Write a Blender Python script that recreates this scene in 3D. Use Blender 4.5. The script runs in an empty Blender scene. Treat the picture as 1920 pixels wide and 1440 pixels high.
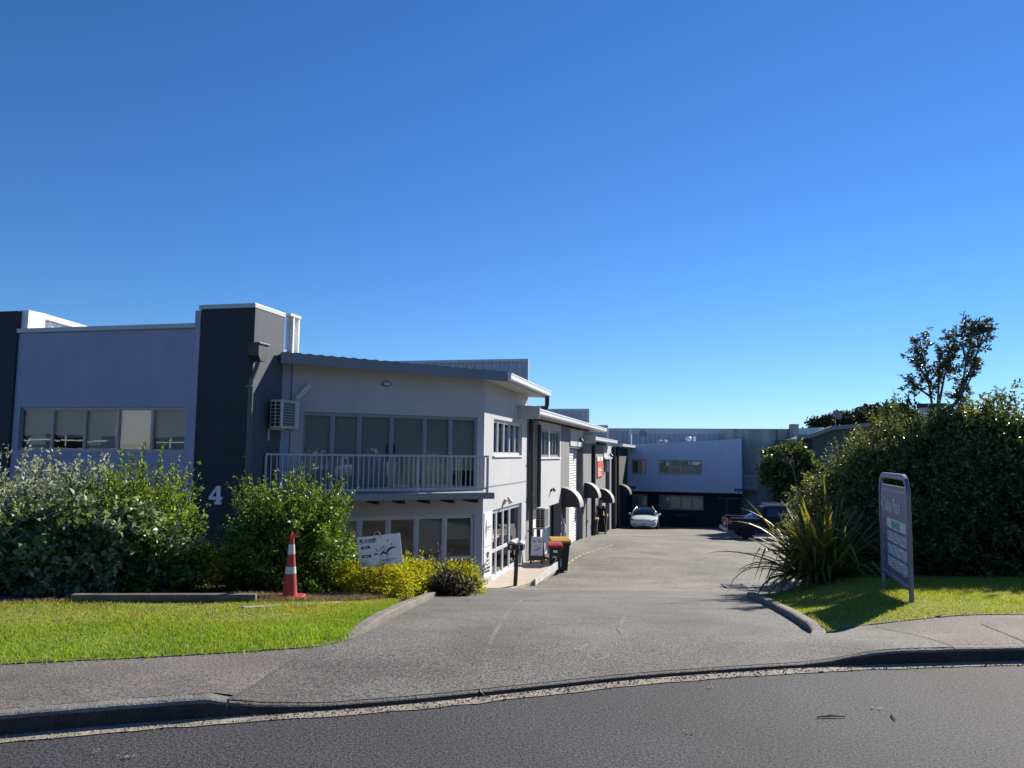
import bpy, bmesh, math, random
import numpy as np
from mathutils import Vector, Matrix
random.seed(7); rng = np.random.default_rng(11)
sc = bpy.context.scene; COL = sc.collection
rad = math.radians

# ---------------------------------------------------------------- camera, sky, sun, exposure
FPX = 1442.0; EYE = 1.65; PITCH = rad(5.15); ROLL = rad(.72)
Fw = Vector((0, math.cos(PITCH), math.sin(PITCH))); R0 = Vector((1, 0, 0)); U0 = Vector((0, -math.sin(PITCH), math.cos(PITCH)))
Rv = R0*math.cos(ROLL) + U0*math.sin(ROLL); Uv = U0*math.cos(ROLL) - R0*math.sin(ROLL)
CAM = Vector((0, 0, EYE))
cd = bpy.data.cameras.new('camera'); cam = bpy.data.objects.new('camera', cd); COL.objects.link(cam)
cam.matrix_world = Matrix(((Rv.x, Uv.x, -Fw.x, 0), (Rv.y, Uv.y, -Fw.y, 0), (Rv.z, Uv.z, -Fw.z, EYE), (0, 0, 0, 1)))
cd.sensor_width = 36; cd.lens = 36*FPX/1920; cd.clip_start = .05; cd.clip_end = 5000
sc.camera = cam
SUN_EL = rad(29); SUN_AZ = rad(43.4)          # azimuth measured from +Y towards +X
w = bpy.data.worlds.new('World'); sc.world = w; w.use_nodes = True
nt = w.node_tree; bg = nt.nodes['Background']
sky = nt.nodes.new('ShaderNodeTexSky'); sky.sky_type = 'NISHITA'; sky.sun_disc = False
sky.sun_elevation = SUN_EL; sky.sun_rotation = SUN_AZ; sky.altitude = 0
sky.air_density = 1.0; sky.dust_density = .0; sky.ozone_density = 6.0
hs = nt.nodes.new('ShaderNodeHueSaturation'); hs.inputs['Saturation'].default_value = 1.07; hs.inputs['Value'].default_value = 1.0
tn = nt.nodes.new('ShaderNodeMix'); tn.data_type = 'RGBA'; tn.blend_type = 'MULTIPLY'; tn.inputs[0].default_value = 1; tn.inputs[7].default_value = (.8, .97, 1.19, 1)
nt.links.new(sky.outputs[0], tn.inputs[6]); nt.links.new(tn.outputs[2], hs.inputs['Color']); nt.links.new(hs.outputs[0], bg.inputs[0]); bg.inputs[1].default_value = .061
sd = bpy.data.lights.new('sun', 'SUN'); sd.energy = 5.0; sd.angle = rad(.5); sd.color = (1, .93, .82)
so = bpy.data.objects.new('sun', sd); COL.objects.link(so)
SUN = Vector((math.sin(SUN_AZ)*math.cos(SUN_EL), math.cos(SUN_AZ)*math.cos(SUN_EL), math.sin(SUN_EL)))
so.rotation_euler = SUN.to_track_quat('Z', 'Y').to_euler()
sc.view_settings.view_transform = 'Standard'; sc.view_settings.look = 'None'
sc.view_settings.exposure = 0.85; sc.view_settings.gamma = 1
sc.cycles.max_bounces = 6; sc.cycles.transparent_max_bounces = 12

# ---------------------------------------------------------------- pixel -> ray helpers (photo pixels, 1920 wide)
def ray(x, y): return Fw + Rv*((x-960)/FPX) - Uv*((y-720)/FPX)
def onz(x, y, z): d = ray(x, y); return CAM + d*((z-EYE)/d.z)
def atY(x, y, Y): d = ray(x, y); return CAM + d*(Y/d.y)

# ---------------------------------------------------------------- terrain
def interp(x, pts):
    if x <= pts[0][0]: return pts[0][1]
    for (x0, y0), (x1, y1) in zip(pts, pts[1:]):
        if x <= x1: return y0 + (y1-y0)*(x-x0)/(x1-x0)
    return pts[-1][1]
def smooth(t): t = max(0., min(1., t)); return t*t*(3-2*t)
def table(pts, lo, hi, rdx, n):
    xs = np.arange(lo, hi, .1); v = np.array([interp(x, pts) for x in xs]); k = max(1, int(rdx/.1))
    vp = np.pad(v, k, mode='edge'); ker = np.hanning(2*k+3)[1:-1]; ker /= ker.sum()
    return xs, np.convolve(vp, ker, 'valid')[:len(xs)]
_D = table([(-60, .1), (6.4, .1), (7.2, .03), (9, -.14), (12.7, -.62), (17, -1.28), (20.5, -1.9), (22, -2.06), (25, -2.28), (39, -2.56), (52, -3.3), (64, -4.2), (90, -5), (300, -9)], -60, 300, .9, 0)
_L = table([(-60, .1), (6, .1), (9, -.08), (12, -.4), (17, -1.5), (21, -2.0), (25, -2.13), (39, -2.52), (52, -3.3), (64, -4.2), (90, -5), (300, -9)], -60, 300, .5, 0)
_R = table([(-60, .1), (8, .09), (9.3, -.01), (12, -.2), (16, -.6), (24, -1.6), (39, -2.5), (52, -3.3), (64, -4.2), (90, -5), (300, -9)], -60, 300, .5, 0)
def D(y): return float(np.interp(y, *_D))
KERB = [(-40, -9), (-12, .9), (-6, 3.35), (-2.91, 4.57), (-2.39, 4.75), (-1.77, 4.93), (-1.19, 5.05), (-.67, 5.2), (.03, 5.47), (.97, 5.85), (2.06, 6.15), (2.56, 6.26), (3.2, 6.36), (4.24, 6.5), (7, 6.7), (14, 6.9), (40, 6.5)]
_K = table(KERB, -40, 40, .5, 0)
def yk(x): return float(np.interp(x, *_K))
def kh(x):
    return interp(x, [(-1.83, .115), (-1.8, .098), (-1.55, .06), (-1.2, .036), (2.3, .03), (2.6, .05), (2.95, .1), (3.2, .11)])
XL = [(0, -1.26), (7.2, -1.26), (8.67, -1.15), (12.5, -1.08), (17, -.85), (21, -.8), (30, 3), (90, 15)]
XR = [(0, 2.8), (7, 2.83), (7.9, 2.95), (9.3, 3.2), (13.4, 4.08), (17, 5.8), (21, 9), (26, 14), (39, 26), (90, 40)]
def H(x, y):
    b = D(y); xl = interp(y, XL); xr = interp(y, XR)
    if x < xl: t = smooth((xl-x)/2.0); b = b*(1-t) + float(np.interp(y, *_L))*t
    elif x > xr: t = smooth((x-xr)/1.8); b = b*(1-t) + float(np.interp(y, *_R))*t
    d = y - yk(x)
    if d < 0: return 0.
    t = smooth(d/1.1); return kh(x)*(1-t) + b*t
def gpx(x, y):
    d = ray(x, y); t = 3.
    for i in range(4000):
        p = CAM + d*t
        if p.z <= H(p.x, p.y): break
        t += .03
    lo, hi = t-.03, t
    for i in range(12):
        m = (lo+hi)/2; p = CAM + d*m
        if p.z <= H(p.x, p.y): hi = m
        else: lo = m
    return CAM + d*hi

# ---------------------------------------------------------------- materials
MATS = {}
def srgb(c): return tuple(((v/255.)/12.92 if v/255. <= .04045 else ((v/255.+.055)/1.055)**2.4) for v in c)
def M(name, col, rough=.6, var=.12, scale=3., bump=0., bscale=60., metal=0., spec=.5, col2=None, speck=0., sscale=140., stain=0., patch=0., pscale=.35):
    if name in MATS: return MATS[name]
    m = bpy.data.materials.new(name); m.use_nodes = True; nt = m.node_tree; N = nt.nodes; L = nt.links
    p = N['Principled BSDF']; p.inputs['Roughness'].default_value = rough; p.inputs['Metallic'].default_value = metal
    p.inputs['Specular IOR Level'].default_value = spec
    g = N.new('ShaderNodeNewGeometry')
    n = N.new('ShaderNodeTexNoise'); n.inputs['Scale'].default_value = scale; n.inputs['Detail'].default_value = 6; n.inputs['Roughness'].default_value = .6
    L.new(g.outputs['Position'], n.inputs['Vector'])
    rp = N.new('ShaderNodeValToRGB'); rp.color_ramp.elements[0].position = .33; rp.color_ramp.elements[1].position = .68
    c2 = col2 or tuple(v*(1-var) for v in col)
    rp.color_ramp.elements[0].color = (*c2, 1); rp.color_ramp.elements[1].color = (*col, 1)
    L.new(n.outputs['Fac'], rp.inputs['Fac']); out = rp.outputs['Color']
    if speck:
        s = N.new('ShaderNodeTexNoise'); s.inputs['Scale'].default_value = sscale; s.inputs['Detail'].default_value = 3; s.inputs['Roughness'].default_value = .75
        L.new(g.outputs['Position'], s.inputs['Vector'])
        mr = N.new('ShaderNodeMapRange'); mr.inputs['From Min'].default_value = .4; mr.inputs['From Max'].default_value = .6
        mr.inputs['To Min'].default_value = 1-speck; mr.inputs['To Max'].default_value = 1+speck
        L.new(s.outputs['Fac'], mr.inputs['Value'])
        mx = N.new('ShaderNodeMix'); mx.data_type = 'RGBA'; mx.blend_type = 'MULTIPLY'; mx.inputs[0].default_value = 1
        L.new(out, mx.inputs[6]); L.new(mr.outputs[0], mx.inputs[7]); out = mx.outputs[2]
    if stain:
        mp = N.new('ShaderNodeMapping'); mp.inputs['Scale'].default_value = (2.2, 2.2, .18); L.new(g.outputs['Position'], mp.inputs['Vector'])
        s = N.new('ShaderNodeTexNoise'); s.inputs['Scale'].default_value = 1.2; s.inputs['Detail'].default_value = 7; L.new(mp.outputs[0], s.inputs['Vector'])
        mr = N.new('ShaderNodeMapRange'); mr.inputs['From Min'].default_value = .4; mr.inputs['From Max'].default_value = .72
        mr.inputs['To Min'].default_value = 1; mr.inputs['To Max'].default_value = 1-stain; L.new(s.outputs['Fac'], mr.inputs['Value'])
        mx = N.new('ShaderNodeMix'); mx.data_type = 'RGBA'; mx.blend_type = 'MULTIPLY'; mx.inputs[0].default_value = 1
        L.new(out, mx.inputs[6]); L.new(mr.outputs[0], mx.inputs[7]); out = mx.outputs[2]
    if patch:
        s = N.new('ShaderNodeTexNoise'); s.inputs['Scale'].default_value = pscale; s.inputs['Detail'].default_value = 8; s.inputs['Roughness'].default_value = .62; s.inputs['Distortion'].default_value = .6; L.new(g.outputs['Position'], s.inputs['Vector'])
        mr = N.new('ShaderNodeMapRange'); mr.inputs['From Min'].default_value = .32; mr.inputs['From Max'].default_value = .66; mr.inputs['To Min'].default_value = 1-patch; mr.inputs['To Max'].default_value = 1+patch*.6; L.new(s.outputs['Fac'], mr.inputs['Value'])
        mx = N.new('ShaderNodeMix'); mx.data_type = 'RGBA'; mx.blend_type = 'MULTIPLY'; mx.inputs[0].default_value = 1; L.new(out, mx.inputs[6]); L.new(mr.outputs[0], mx.inputs[7]); out = mx.outputs[2]
    L.new(out, p.inputs['Base Color'])
    if bump:
        b = N.new('ShaderNodeTexNoise'); b.inputs['Scale'].default_value = bscale; b.inputs['Detail'].default_value = 4
        L.new(g.outputs['Position'], b.inputs['Vector'])
        bp = N.new('ShaderNodeBump'); bp.inputs['Strength'].default_value = bump; bp.inputs['Distance'].default_value = .01
        L.new(b.outputs['Fac'], bp.inputs['Height']); L.new(bp.outputs[0], p.inputs['Normal'])
    MATS[name] = m; return m
def leafmat(name, cols, rough=.45, trans=.25, spec=.5):
    rough += .1; spec *= .7
    m = bpy.data.materials.new(name); m.use_nodes = True; nt = m.node_tree; N = nt.nodes; L = nt.links
    p = N['Principled BSDF']; p.inputs['Roughness'].default_value = rough; p.inputs['Specular IOR Level'].default_value = spec
    g = N.new('ShaderNodeNewGeometry'); rp = N.new('ShaderNodeValToRGB'); e = rp.color_ramp.elements
    while len(e) < len(cols): e.new(.5)
    for i, c in enumerate(cols): e[i].position = i/(len(cols)-1); e[i].color = (*c, 1)
    n = N.new('ShaderNodeTexNoise'); n.inputs['Scale'].default_value = 1.6; L.new(g.outputs['Position'], n.inputs['Vector'])
    ma = N.new('ShaderNodeMath'); ma.operation = 'MULTIPLY_ADD'; ma.inputs[1].default_value = .9; ma.inputs[2].default_value = -.2
    L.new(n.outputs['Fac'], ma.inputs[0])
    mb = N.new('ShaderNodeMath'); mb.operation = 'MULTIPLY_ADD'; mb.inputs[1].default_value = .75; L.new(g.outputs['Random Per Island'], mb.inputs[0]); L.new(ma.outputs[0], mb.inputs[2])
    L.new(mb.outputs[0], rp.inputs['Fac']); L.new(rp.outputs[0], p.inputs['Base Color'])
    t = N.new('ShaderNodeBsdfTranslucent'); mu = N.new('ShaderNodeMix'); mu.data_type = 'RGBA'; mu.blend_type = 'MULTIPLY'; mu.inputs[0].default_value = 1
    mu.inputs[7].default_value = (1.5, 1.45, .6, 1); L.new(rp.outputs[0], mu.inputs[6]); L.new(mu.outputs[2], t.inputs['Color'])
    ms = N.new('ShaderNodeMixShader'); ms.inputs[0].default_value = trans
    L.new(p.outputs[0], ms.inputs[1]); L.new(t.outputs[0], ms.inputs[2]); L.new(ms.outputs[0], N['Material Output'].inputs[0])
    return m
def glassmat(name, tint=(.78, .84, .84), wave=.004, refl=1.5):
    m = bpy.data.materials.new(name); m.use_nodes = True; nt = m.node_tree; N = nt.nodes; L = nt.links
    N.remove(N['Principled BSDF'])
    tr = N.new('ShaderNodeBsdfTransparent'); tr.inputs[0].default_value = (*tint, 1)
    gl = N.new('ShaderNodeBsdfGlossy'); gl.inputs['Roughness'].default_value = .015; gl.inputs[0].default_value = (.95, .97, 1, 1)
    fr = N.new('ShaderNodeFresnel'); fr.inputs[0].default_value = refl
    ma = N.new('ShaderNodeMath'); ma.operation = 'MULTIPLY_ADD'; ma.inputs[1].default_value = 1.15; ma.inputs[2].default_value = .055; L.new(fr.outputs[0], ma.inputs[0])
    g = N.new('ShaderNodeNewGeometry'); n = N.new('ShaderNodeTexNoise'); n.inputs['Scale'].default_value = .9; n.inputs['Detail'].default_value = 1
    L.new(g.outputs['Position'], n.inputs['Vector']); bp = N.new('ShaderNodeBump'); bp.inputs['Strength'].default_value = wave; bp.inputs['Distance'].default_value = .6
    L.new(n.outputs['Fac'], bp.inputs['Height']); L.new(bp.outputs[0], gl.inputs['Normal'])
    ms = N.new('ShaderNodeMixShader'); L.new(ma.outputs[0], ms.inputs[0]); L.new(tr.outputs[0], ms.inputs[1]); L.new(gl.outputs[0], ms.inputs[2])
    L.new(ms.outputs[0], N['Material Output'].inputs[0]); MATS[name] = m; return m

GLASS = glassmat('window glass'); GLASSD = glassmat('door glass', (.55, .62, .6), .004, 1.45)
W_LIGHT = M('light grey render', (.47, .475, .49), .8, .05, 1.5, .25, 90, stain=.05, patch=.07, pscale=.5)
W_BLUE = M('blue grey render', (.34, .36, .475), .8, .05, 1.2, .2, 90, stain=.06, patch=.08, pscale=.4)
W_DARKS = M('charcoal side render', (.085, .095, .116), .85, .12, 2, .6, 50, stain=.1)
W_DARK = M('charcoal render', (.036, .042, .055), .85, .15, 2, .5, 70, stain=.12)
W_MID = M('mid grey render', (.2, .2, .205), .85, .1, 2, .4, 70, stain=.12)
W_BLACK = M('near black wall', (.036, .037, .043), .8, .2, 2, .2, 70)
W_BACK = M('back wall blue grey', (.66, .68, .78), .8, .05, .8, .15, 60, stain=.06)
W_BLOCK = M('white painted block', (.72, .72, .71), .7, .06, 2)
W_CONC = M('raw concrete panel', (.55, .54, .48), .9, .3, .8, .3, 40, stain=.4)
W_GREEN = M('sage green cladding', (.095, .125, .105), .7, .1, 2)
TRIM = M('white powdercoat', (.74, .75, .77), .4, .05, 3)
FLASH = M('grey metal flashing', (.42, .44, .47), .42, .08, 3, metal=.15)
FRAME = M('silver window frame', (.3, .315, .34), .4, .06, 5, metal=.35)
FRAMEW = M('pale window frame', (.58, .6, .62), .4, .06, 5)
FASCIA = M('slate roof fascia', (.21, .22, .25), .45, .08, 3)
SOFFIT = M('soffit board', (.5, .49, .46), .8, .06, 2)
RAILM = M('light grey balcony steel', (.47, .49, .52), .4, .05, 5)
CORR = M('corrugated steel', (.36, .38, .42), .4, .12, 2, metal=.2)
CORRW = M('white corrugated steel', (.74, .75, .76), .45, .08, 2)
DARKM = M('dark downpipe', (.03, .031, .035), .45, .1, 4)
PIPE = M('grey downpipe', (.08, .08, .085), .4, .1, 4)
BLIND = M('roller blind', (.4, .43, .42), .85, .06, 4)
BLINDW = M('pale blind', (.55, .56, .53), .85, .05, 4)
ROOM = M('dark room', (.03, .03, .03), .9, .3, 2)
BLACK = M('black print', (.01, .01, .013), .5, .1)
WHITE = M('white print', (.78, .78, .78), .5, .04)

# ---------------------------------------------------------------- mesh builder
def tag(o, label=None, cat=None, group=None, kind=None):
    if label: o['label'] = label
    if cat: o['category'] = cat
    if group: o['group'] = group
    if kind: o['kind'] = kind
    return o
def empty(name, loc, label, cat, group=None, rz=0):
    o = bpy.data.objects.new(name, None); COL.objects.link(o); o.location = loc; o.rotation_euler = (0, 0, rz); o.empty_display_size = .2
    return tag(o, label, cat, group)
def root_loc(o):
    while o.parent: o = o.parent
    return o
class MB:
    def __init__(s): s.v = []; s.f = []; s.m = []; s.cm = 0
    def mat(s, i): s.cm = i; return s
    def face(s, pts):
        n = len(s.v); s.v += [tuple(p) for p in pts]; s.f.append(tuple(range(n, n+len(pts)))); s.m.append(s.cm)
    def mesh(s, vs, fs):
        n = len(s.v); s.v += [tuple(p) for p in vs]
        for f in fs: s.f.append(tuple(i+n for i in f)); s.m.append(s.cm)
    def box8(s, p):   # p: 4 bottom (ccw), 4 top
        s.mesh(p, [(3, 2, 1, 0), (4, 5, 6, 7), (0, 1, 5, 4), (1, 2, 6, 5), (2, 3, 7, 6), (3, 0, 4, 7)])
    def box(s, x0, x1, y0, y1, z0, z1):
        s.box8([(x0, y0, z0), (x1, y0, z0), (x1, y1, z0), (x0, y1, z0), (x0, y0, z1), (x1, y0, z1), (x1, y1, z1), (x0, y1, z1)])
    def prism(s, base, vec):
        n = len(base); vec = Vector(vec); top = [Vector(p)+vec for p in base]
        s.mesh([*base, *top], [tuple(range(n))[::-1], tuple(range(n, 2*n))] + [(i, (i+1) % n, n+(i+1) % n, n+i) for i in range(n)])
    def tube(s, pts, r, n=8, cap=True):
        pts = [Vector(p) for p in pts]; rs = r if isinstance(r, (list, tuple)) else [r]*len(pts)
        rings = []; ref = None
        for i, p in enumerate(pts):
            t = (pts[min(i+1, len(pts)-1)] - pts[max(i-1, 0)]).normalized()
            if ref is None or abs(t.dot(ref)) > .98: ref = Vector((0, 0, 1)) if abs(t.z) < .9 else Vector((1, 0, 0))
            a = t.cross(ref).normalized(); b = t.cross(a).normalized(); ref = -t.cross(a) if False else ref
            rings.append([p + (a*math.cos(2*math.pi*k/n) + b*math.sin(2*math.pi*k/n))*rs[i] for k in range(n)])
        vs = [q for rg in rings for q in rg]; fs = []
        for i in range(len(rings)-1):
            for k in range(n): fs.append((i*n+k, i*n+(k+1) % n, (i+1)*n+(k+1) % n, (i+1)*n+k))
        if cap: fs += [tuple(range(n))[::-1], tuple(range((len(rings)-1)*n, len(rings)*n))]
        s.mesh(vs, fs)
    def lathe(s, prof, c, n=20, axis=None):
        c = Vector(c); ax = axis
        vs = []; fs = []
        for (r, z) in prof:
            for k in range(n):
                a = 2*math.pi*k/n
                if ax is None: vs.append(c + Vector((r*math.cos(a), r*math.sin(a), z)))
                else:
                    e1, e2, e3 = ax; vs.append(c + e1*(r*math.cos(a)) + e2*(r*math.sin(a)) + e3*z)
        for i in range(len(prof)-1):
            for k in range(n): fs.append((i*n+k, i*n+(k+1) % n, (i+1)*n+(k+1) % n, (i+1)*n+k))
        fs += [tuple(range(n))[::-1], tuple(range((len(prof)-1)*n, len(prof)*n))]
        s.mesh(vs, fs)
    def build(s, name, mats, parent=None, smooth=False, label=None, bevel=0, subsurf=0, recalc=True):
        if not isinstance(mats, (list, tuple)): mats = [mats]
        off = Vector((0, 0, 0)); inv = None
        if parent is not None:
            r = root_loc(parent); off = r.location.copy(); 
            if r.rotation_euler.z: inv = Matrix.Rotation(-r.rotation_euler.z, 3, 'Z')
        vs = [Vector(p)-off for p in s.v]
        if inv: vs = [inv @ p for p in vs]
        me = bpy.data.meshes.new(name); me.from_pydata(vs, [], s.f)
        for m in mats: me.materials.append(m)
        me.polygons.foreach_set('material_index', s.m)
        bm = bmesh.new(); bm.from_mesh(me)
        bmesh.ops.remove_doubles(bm, verts=bm.verts, dist=1e-5); (bmesh.ops.recalc_face_normals(bm, faces=bm.faces) if recalc else None); bm.to_mesh(me); bm.free()
        if smooth: me.polygons.foreach_set('use_smooth', [True]*len(me.polygons))
        o = bpy.data.objects.new(name, me); COL.objects.link(o)
        if parent is not None: o.parent = parent
        if bevel:
            md = o.modifiers.new('bevel', 'BEVEL'); md.width = bevel; md.segments = 2; md.limit_method = 'ANGLE'; md.angle_limit = rad(40)
        if subsurf:
            md = o.modifiers.new('sub', 'SUBSURF'); md.levels = subsurf; md.render_levels = subsurf
        if smooth and bevel: me.polygons.foreach_set('use_smooth', [False]*len(me.polygons))
        if label: o['label'] = label
        return o
def children(o): return [c for c in bpy.data.objects if c.parent == o]
def copy_tree(o, parent=None):
    c = o.copy(); COL.objects.link(c)
    if parent: c.parent = parent
    for ch in children(o): copy_tree(ch, c)
    return c
class Fr:
    """vertical facade frame: a along the wall (left to right seen from outside), b outwards, z up"""
    def __init__(s, o, d): s.o = Vector((o[0], o[1], 0)); s.d = Vector((d[0], d[1], 0)).normalized(); s.n = Vector((s.d.y, -s.d.x, 0))
    def p(s, a, b, z): return s.o + s.d*a + s.n*b + Vector((0, 0, z))
    def px(s, x, y, b=0):
        r = ray(x, y); o = s.o + s.n*b; t = (o-CAM).dot(s.n)/r.dot(s.n); q = CAM + r*t
        return (q-o).dot(s.d), q.z
    def loc(s, q): q = Vector(q)-s.o; return q.dot(s.d), q.dot(s.n), q.z
    def box(s, mb, a0, a1, b0, b1, z0, z1):
        if a1 < a0: a0, a1 = a1, a0
        if b1 < b0: b0, b1 = b1, b0
        if z1 < z0: z0, z1 = z1, z0
        mb.box8([s.p(a0, b0, z0), s.p(a1, b0, z0), s.p(a1, b1, z0), s.p(a0, b1, z0), s.p(a0, b0, z1), s.p(a1, b0, z1), s.p(a1, b1, z1), s.p(a0, b1, z1)])
    def quad(s, mb, a0, a1, z0, z1, b): mb.face([s.p(a0, b, z0), s.p(a1, b, z0), s.p(a1, b, z1), s.p(a0, b, z1)])
def wall(fr, a0, a1, z0, z1, mat, parent, ops=(), t=.14, b=0, ztop=None, name='wall', ends=True):
    """front skin with openings (a0,a1,z0,z1) and reveals; z1 may slope via ztop(a)"""
    A = sorted({a0, a1, *[v for o in ops for v in o[:2]]}); Z = sorted({z0, z1, *[v for o in ops for v in o[2:4]]})
    mb = MB(); top = ztop or (lambda a: z1)
    for i in range(len(A)-1):
        for j in range(len(Z)-1):
            ca, cz = (A[i]+A[i+1])/2, (Z[j]+Z[j+1])/2
            if any(o[0] < ca < o[1] and o[2] < cz < o[3] for o in ops): continue
            if j == len(Z)-2: mb.face([fr.p(A[i], b, Z[j]), fr.p(A[i+1], b, Z[j]), fr.p(A[i+1], b, top(A[i+1])), fr.p(A[i], b, top(A[i]))])
            else: fr.quad(mb, A[i], A[i+1], Z[j], Z[j+1], b)
    for o in ops:
        x0, x1, y0, y1 = o[:4]; B = b-t
        mb.face([fr.p(x0, b, y0), fr.p(x0, B, y0), fr.p(x0, B, y1), fr.p(x0, b, y1)])
        mb.face([fr.p(x1, b, y0), fr.p(x1, b, y1), fr.p(x1, B, y1), fr.p(x1, B, y0)])
        mb.face([fr.p(x0, b, y1), fr.p(x0, B, y1), fr.p(x1, B, y1), fr.p(x1, b, y1)])
        mb.face([fr.p(x0, b, y0), fr.p(x1, b, y0), fr.p(x1, B, y0), fr.p(x0, B, y0)])
    if ends:
        B = b-.3
        mb.face([fr.p(a0, b, z0), fr.p(a0, b, top(a0)), fr.p(a0, B, top(a0)), fr.p(a0, B, z0)])
        mb.face([fr.p(a1, b, z0), fr.p(a1, B, z0), fr.p(a1, B, top(a1)), fr.p(a1, b, top(a1))])
        mb.face([fr.p(a0, b, top(a0)), fr.p(a1, b, top(a1)), fr.p(a1, B, top(a1)), fr.p(a0, B, top(a0))])
    return mb.build(name, mat, parent)
def window(fr, a0, a1, z0, z1, splits, parent, b=-.08, fm=None, gm=None, fw=.05, blind=None, bm=None, name='window', rails=(), pane='pane', depth=.55, sash=True):
    """frame mesh + one pane per bay; splits = list of interior mullion positions; rails = heights; blind = fraction from the top (or list per bay)"""
    fm = fm or FRAME; gm = gm or GLASS; mb = MB()
    fr.box(mb, a0, a1, b-.03, b+.03, z0, z0+fw); fr.box(mb, a0, a1, b-.03, b+.03, z1-fw, z1)
    xs = [a0, *splits, a1]
    for i, x in enumerate(xs):
        l, r = (x, x+fw) if i == 0 else (x-fw, x) if i == len(xs)-1 else (x-fw/2, x+fw/2)
        fr.box(mb, l, r, b-.028, b+.028, z0+fw, z1-fw)
    for zr in rails:
        for x, y in zip(xs, xs[1:]): fr.box(mb, x+fw*.6, y-fw*.6, b-.024, b+.024, zr-fw*.6, zr+fw*.6)
    if sash:
        for x, y in zip(xs, xs[1:]):
            e = fw*.55
            for q in ((x+fw*.5, x+fw*.5+e), (y-fw*.5-e, y-fw*.5)): fr.box(mb, q[0], q[1], b-.012, b+.014, z0+fw, z1-fw)
            fr.box(mb, x+fw*.5, y-fw*.5, b-.012, b+.013, z0+fw, z0+fw+e); fr.box(mb, x+fw*.5, y-fw*.5, b-.012, b+.013, z1-fw-e, z1-fw)
    wn = mb.build(name, fm, parent)
    for i, (x, y) in enumerate(zip(xs, xs[1:])):
        g = MB(); zz = [z0, *rails, z1]
        t = random.uniform(-.0015, .0015); t2 = random.uniform(-.0015, .0015)
        g.face([fr.p(x+.01, b-.004+t, z0+.01), fr.p(y-.01, b-.004, z0+.01), fr.p(y-.01, b-.004+t2, z1-.01), fr.p(x+.01, b-.004, z1-.01)])
        g.build(pane, gm, wn, recalc=False)
    r = MB(); B = b-depth; x0, x1 = a0-.02, a1+.02
    fr.quad(r, x0, x1, z0-.02, z1+.02, B)
    for q in ([(x0, z0), (x0, z1)], [(x1, z0), (x1, z1)], [(x0, z0), (x1, z0)], [(x0, z1), (x1, z1)]):
        (p0, q0), (p1, q1) = q; r.face([fr.p(p0, b-.03, q0), fr.p(p0, B, q0), fr.p(p1, B, q1), fr.p(p1, b-.03, q1)])
    r.build('interior', ROOM, wn)
    if blind is not None:
        bl = MB(); n = len(xs)-1; L = blind if isinstance(blind, (list, tuple)) else [blind]*n
        for i, (x, y) in enumerate(zip(xs, xs[1:])):
            if L[i] > 0: bl = MB(); fr.box(bl, x+.03, y-.03, b-.1, b-.095, z1-.03-(z1-z0-.06)*L[i], z1-.03); bl.build('blind', bm or BLIND, wn)
    return wn
def corrugated(fr, a0, a1, z0, z1, b, mb, pitch=.2, dep=.03, ztop=None):
    """trapezoidal ribbed sheet"""
    n = max(2, int((a1-a0)/pitch)); p = (a1-a0)/n; pr = []
    for i in range(n):
        q = a0+i*p; pr += [(q, 0), (q+p*.55, 0), (q+p*.65, dep), (q+p*.9, dep)]
    pr.append((a1, 0)); top = ztop or (lambda a: z1)
    for (x, d), (y, e) in zip(pr, pr[1:]):
        mb.face([fr.p(x, b+d, z0), fr.p(y, b+e, z0), fr.p(y, b+e, top(y)), fr.p(x, b+d, top(x))])
def text(s, size, origin, dx, dz, mat, parent, name='lettering', depth=.004, align='LEFT', bold=0., sx=1., spacing=1.):
    """flat raised letters: origin, direction of writing dx, up direction dz"""
    cu = bpy.data.curves.new('t', 'FONT'); cu.body = s; cu.size = size; cu.extrude = depth/2; cu.align_x = align; cu.offset = bold; cu.space_character = spacing
    o = bpy.data.objects.new('t', cu); COL.objects.link(o)
    bpy.context.view_layer.update(); dg = bpy.context.evaluated_depsgraph_get(); me = bpy.data.meshes.new_from_object(o.evaluated_get(dg))
    bpy.data.objects.remove(o); dx = Vector(dx).normalized(); dz = Vector(dz).normalized(); n = dx.cross(dz)
    mb = MB(); mb.mesh([Vector(origin) + dx*(v.co.x*sx) + dz*v.co.y + n*(v.co.z+depth/2) for v in me.vertices], [tuple(p.vertices) for p in me.polygons])
    bpy.data.meshes.remove(me)
    return mb.build(name, mat, parent)
def struct(o, label=None): o['kind'] = 'structure'; return o
# ---------------------------------------------------------------- ground, road, kerbs, paving
def resample(pts, n):
    P = np.array([tuple(p)[:2] for p in pts], float); s = np.r_[0, np.cumsum(np.hypot(*np.diff(P, axis=0).T))]
    t = np.linspace(0, s[-1], n); return np.c_[np.interp(t, s, P[:, 0]), np.interp(t, s, P[:, 1])]
def strip(name, A, B, n, k, mat, dz=0., hf=None, jitter=0.):
    """sheet between polylines A and B (n samples along, k across), draped on the terrain"""
    hf = hf or H; a = resample(A, n); b = resample(B, n); vs = []; fs = []
    for i in range(n):
        for j in range(k+1):
            q = a[i]+(b[i]-a[i])*j/k
            if jitter and j in (0, k) and 0 < i < n-1: q = q + rng.normal(0, jitter, 2)
            vs.append((q[0], q[1], hf(q[0], q[1])+dz))
    for i in range(n-1):
        for j in range(k): m = i*(k+1)+j; fs.append((m, m+1, m+k+2, m+k+1))
    mb = MB(); mb.mesh(vs, fs); return struct(mb.build(name, mat, smooth=True))
ASPH = M('asphalt road', (.044, .044, .047), .85, .22, 1.3, 1.0, 110, speck=1.0, sscale=52, patch=.22, pscale=.6)
CONCD = M('exposed aggregate concrete', (.146, .136, .118), .88, .3, .9, .55, 100, speck=.7, sscale=58, patch=.34, pscale=.8)
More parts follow.
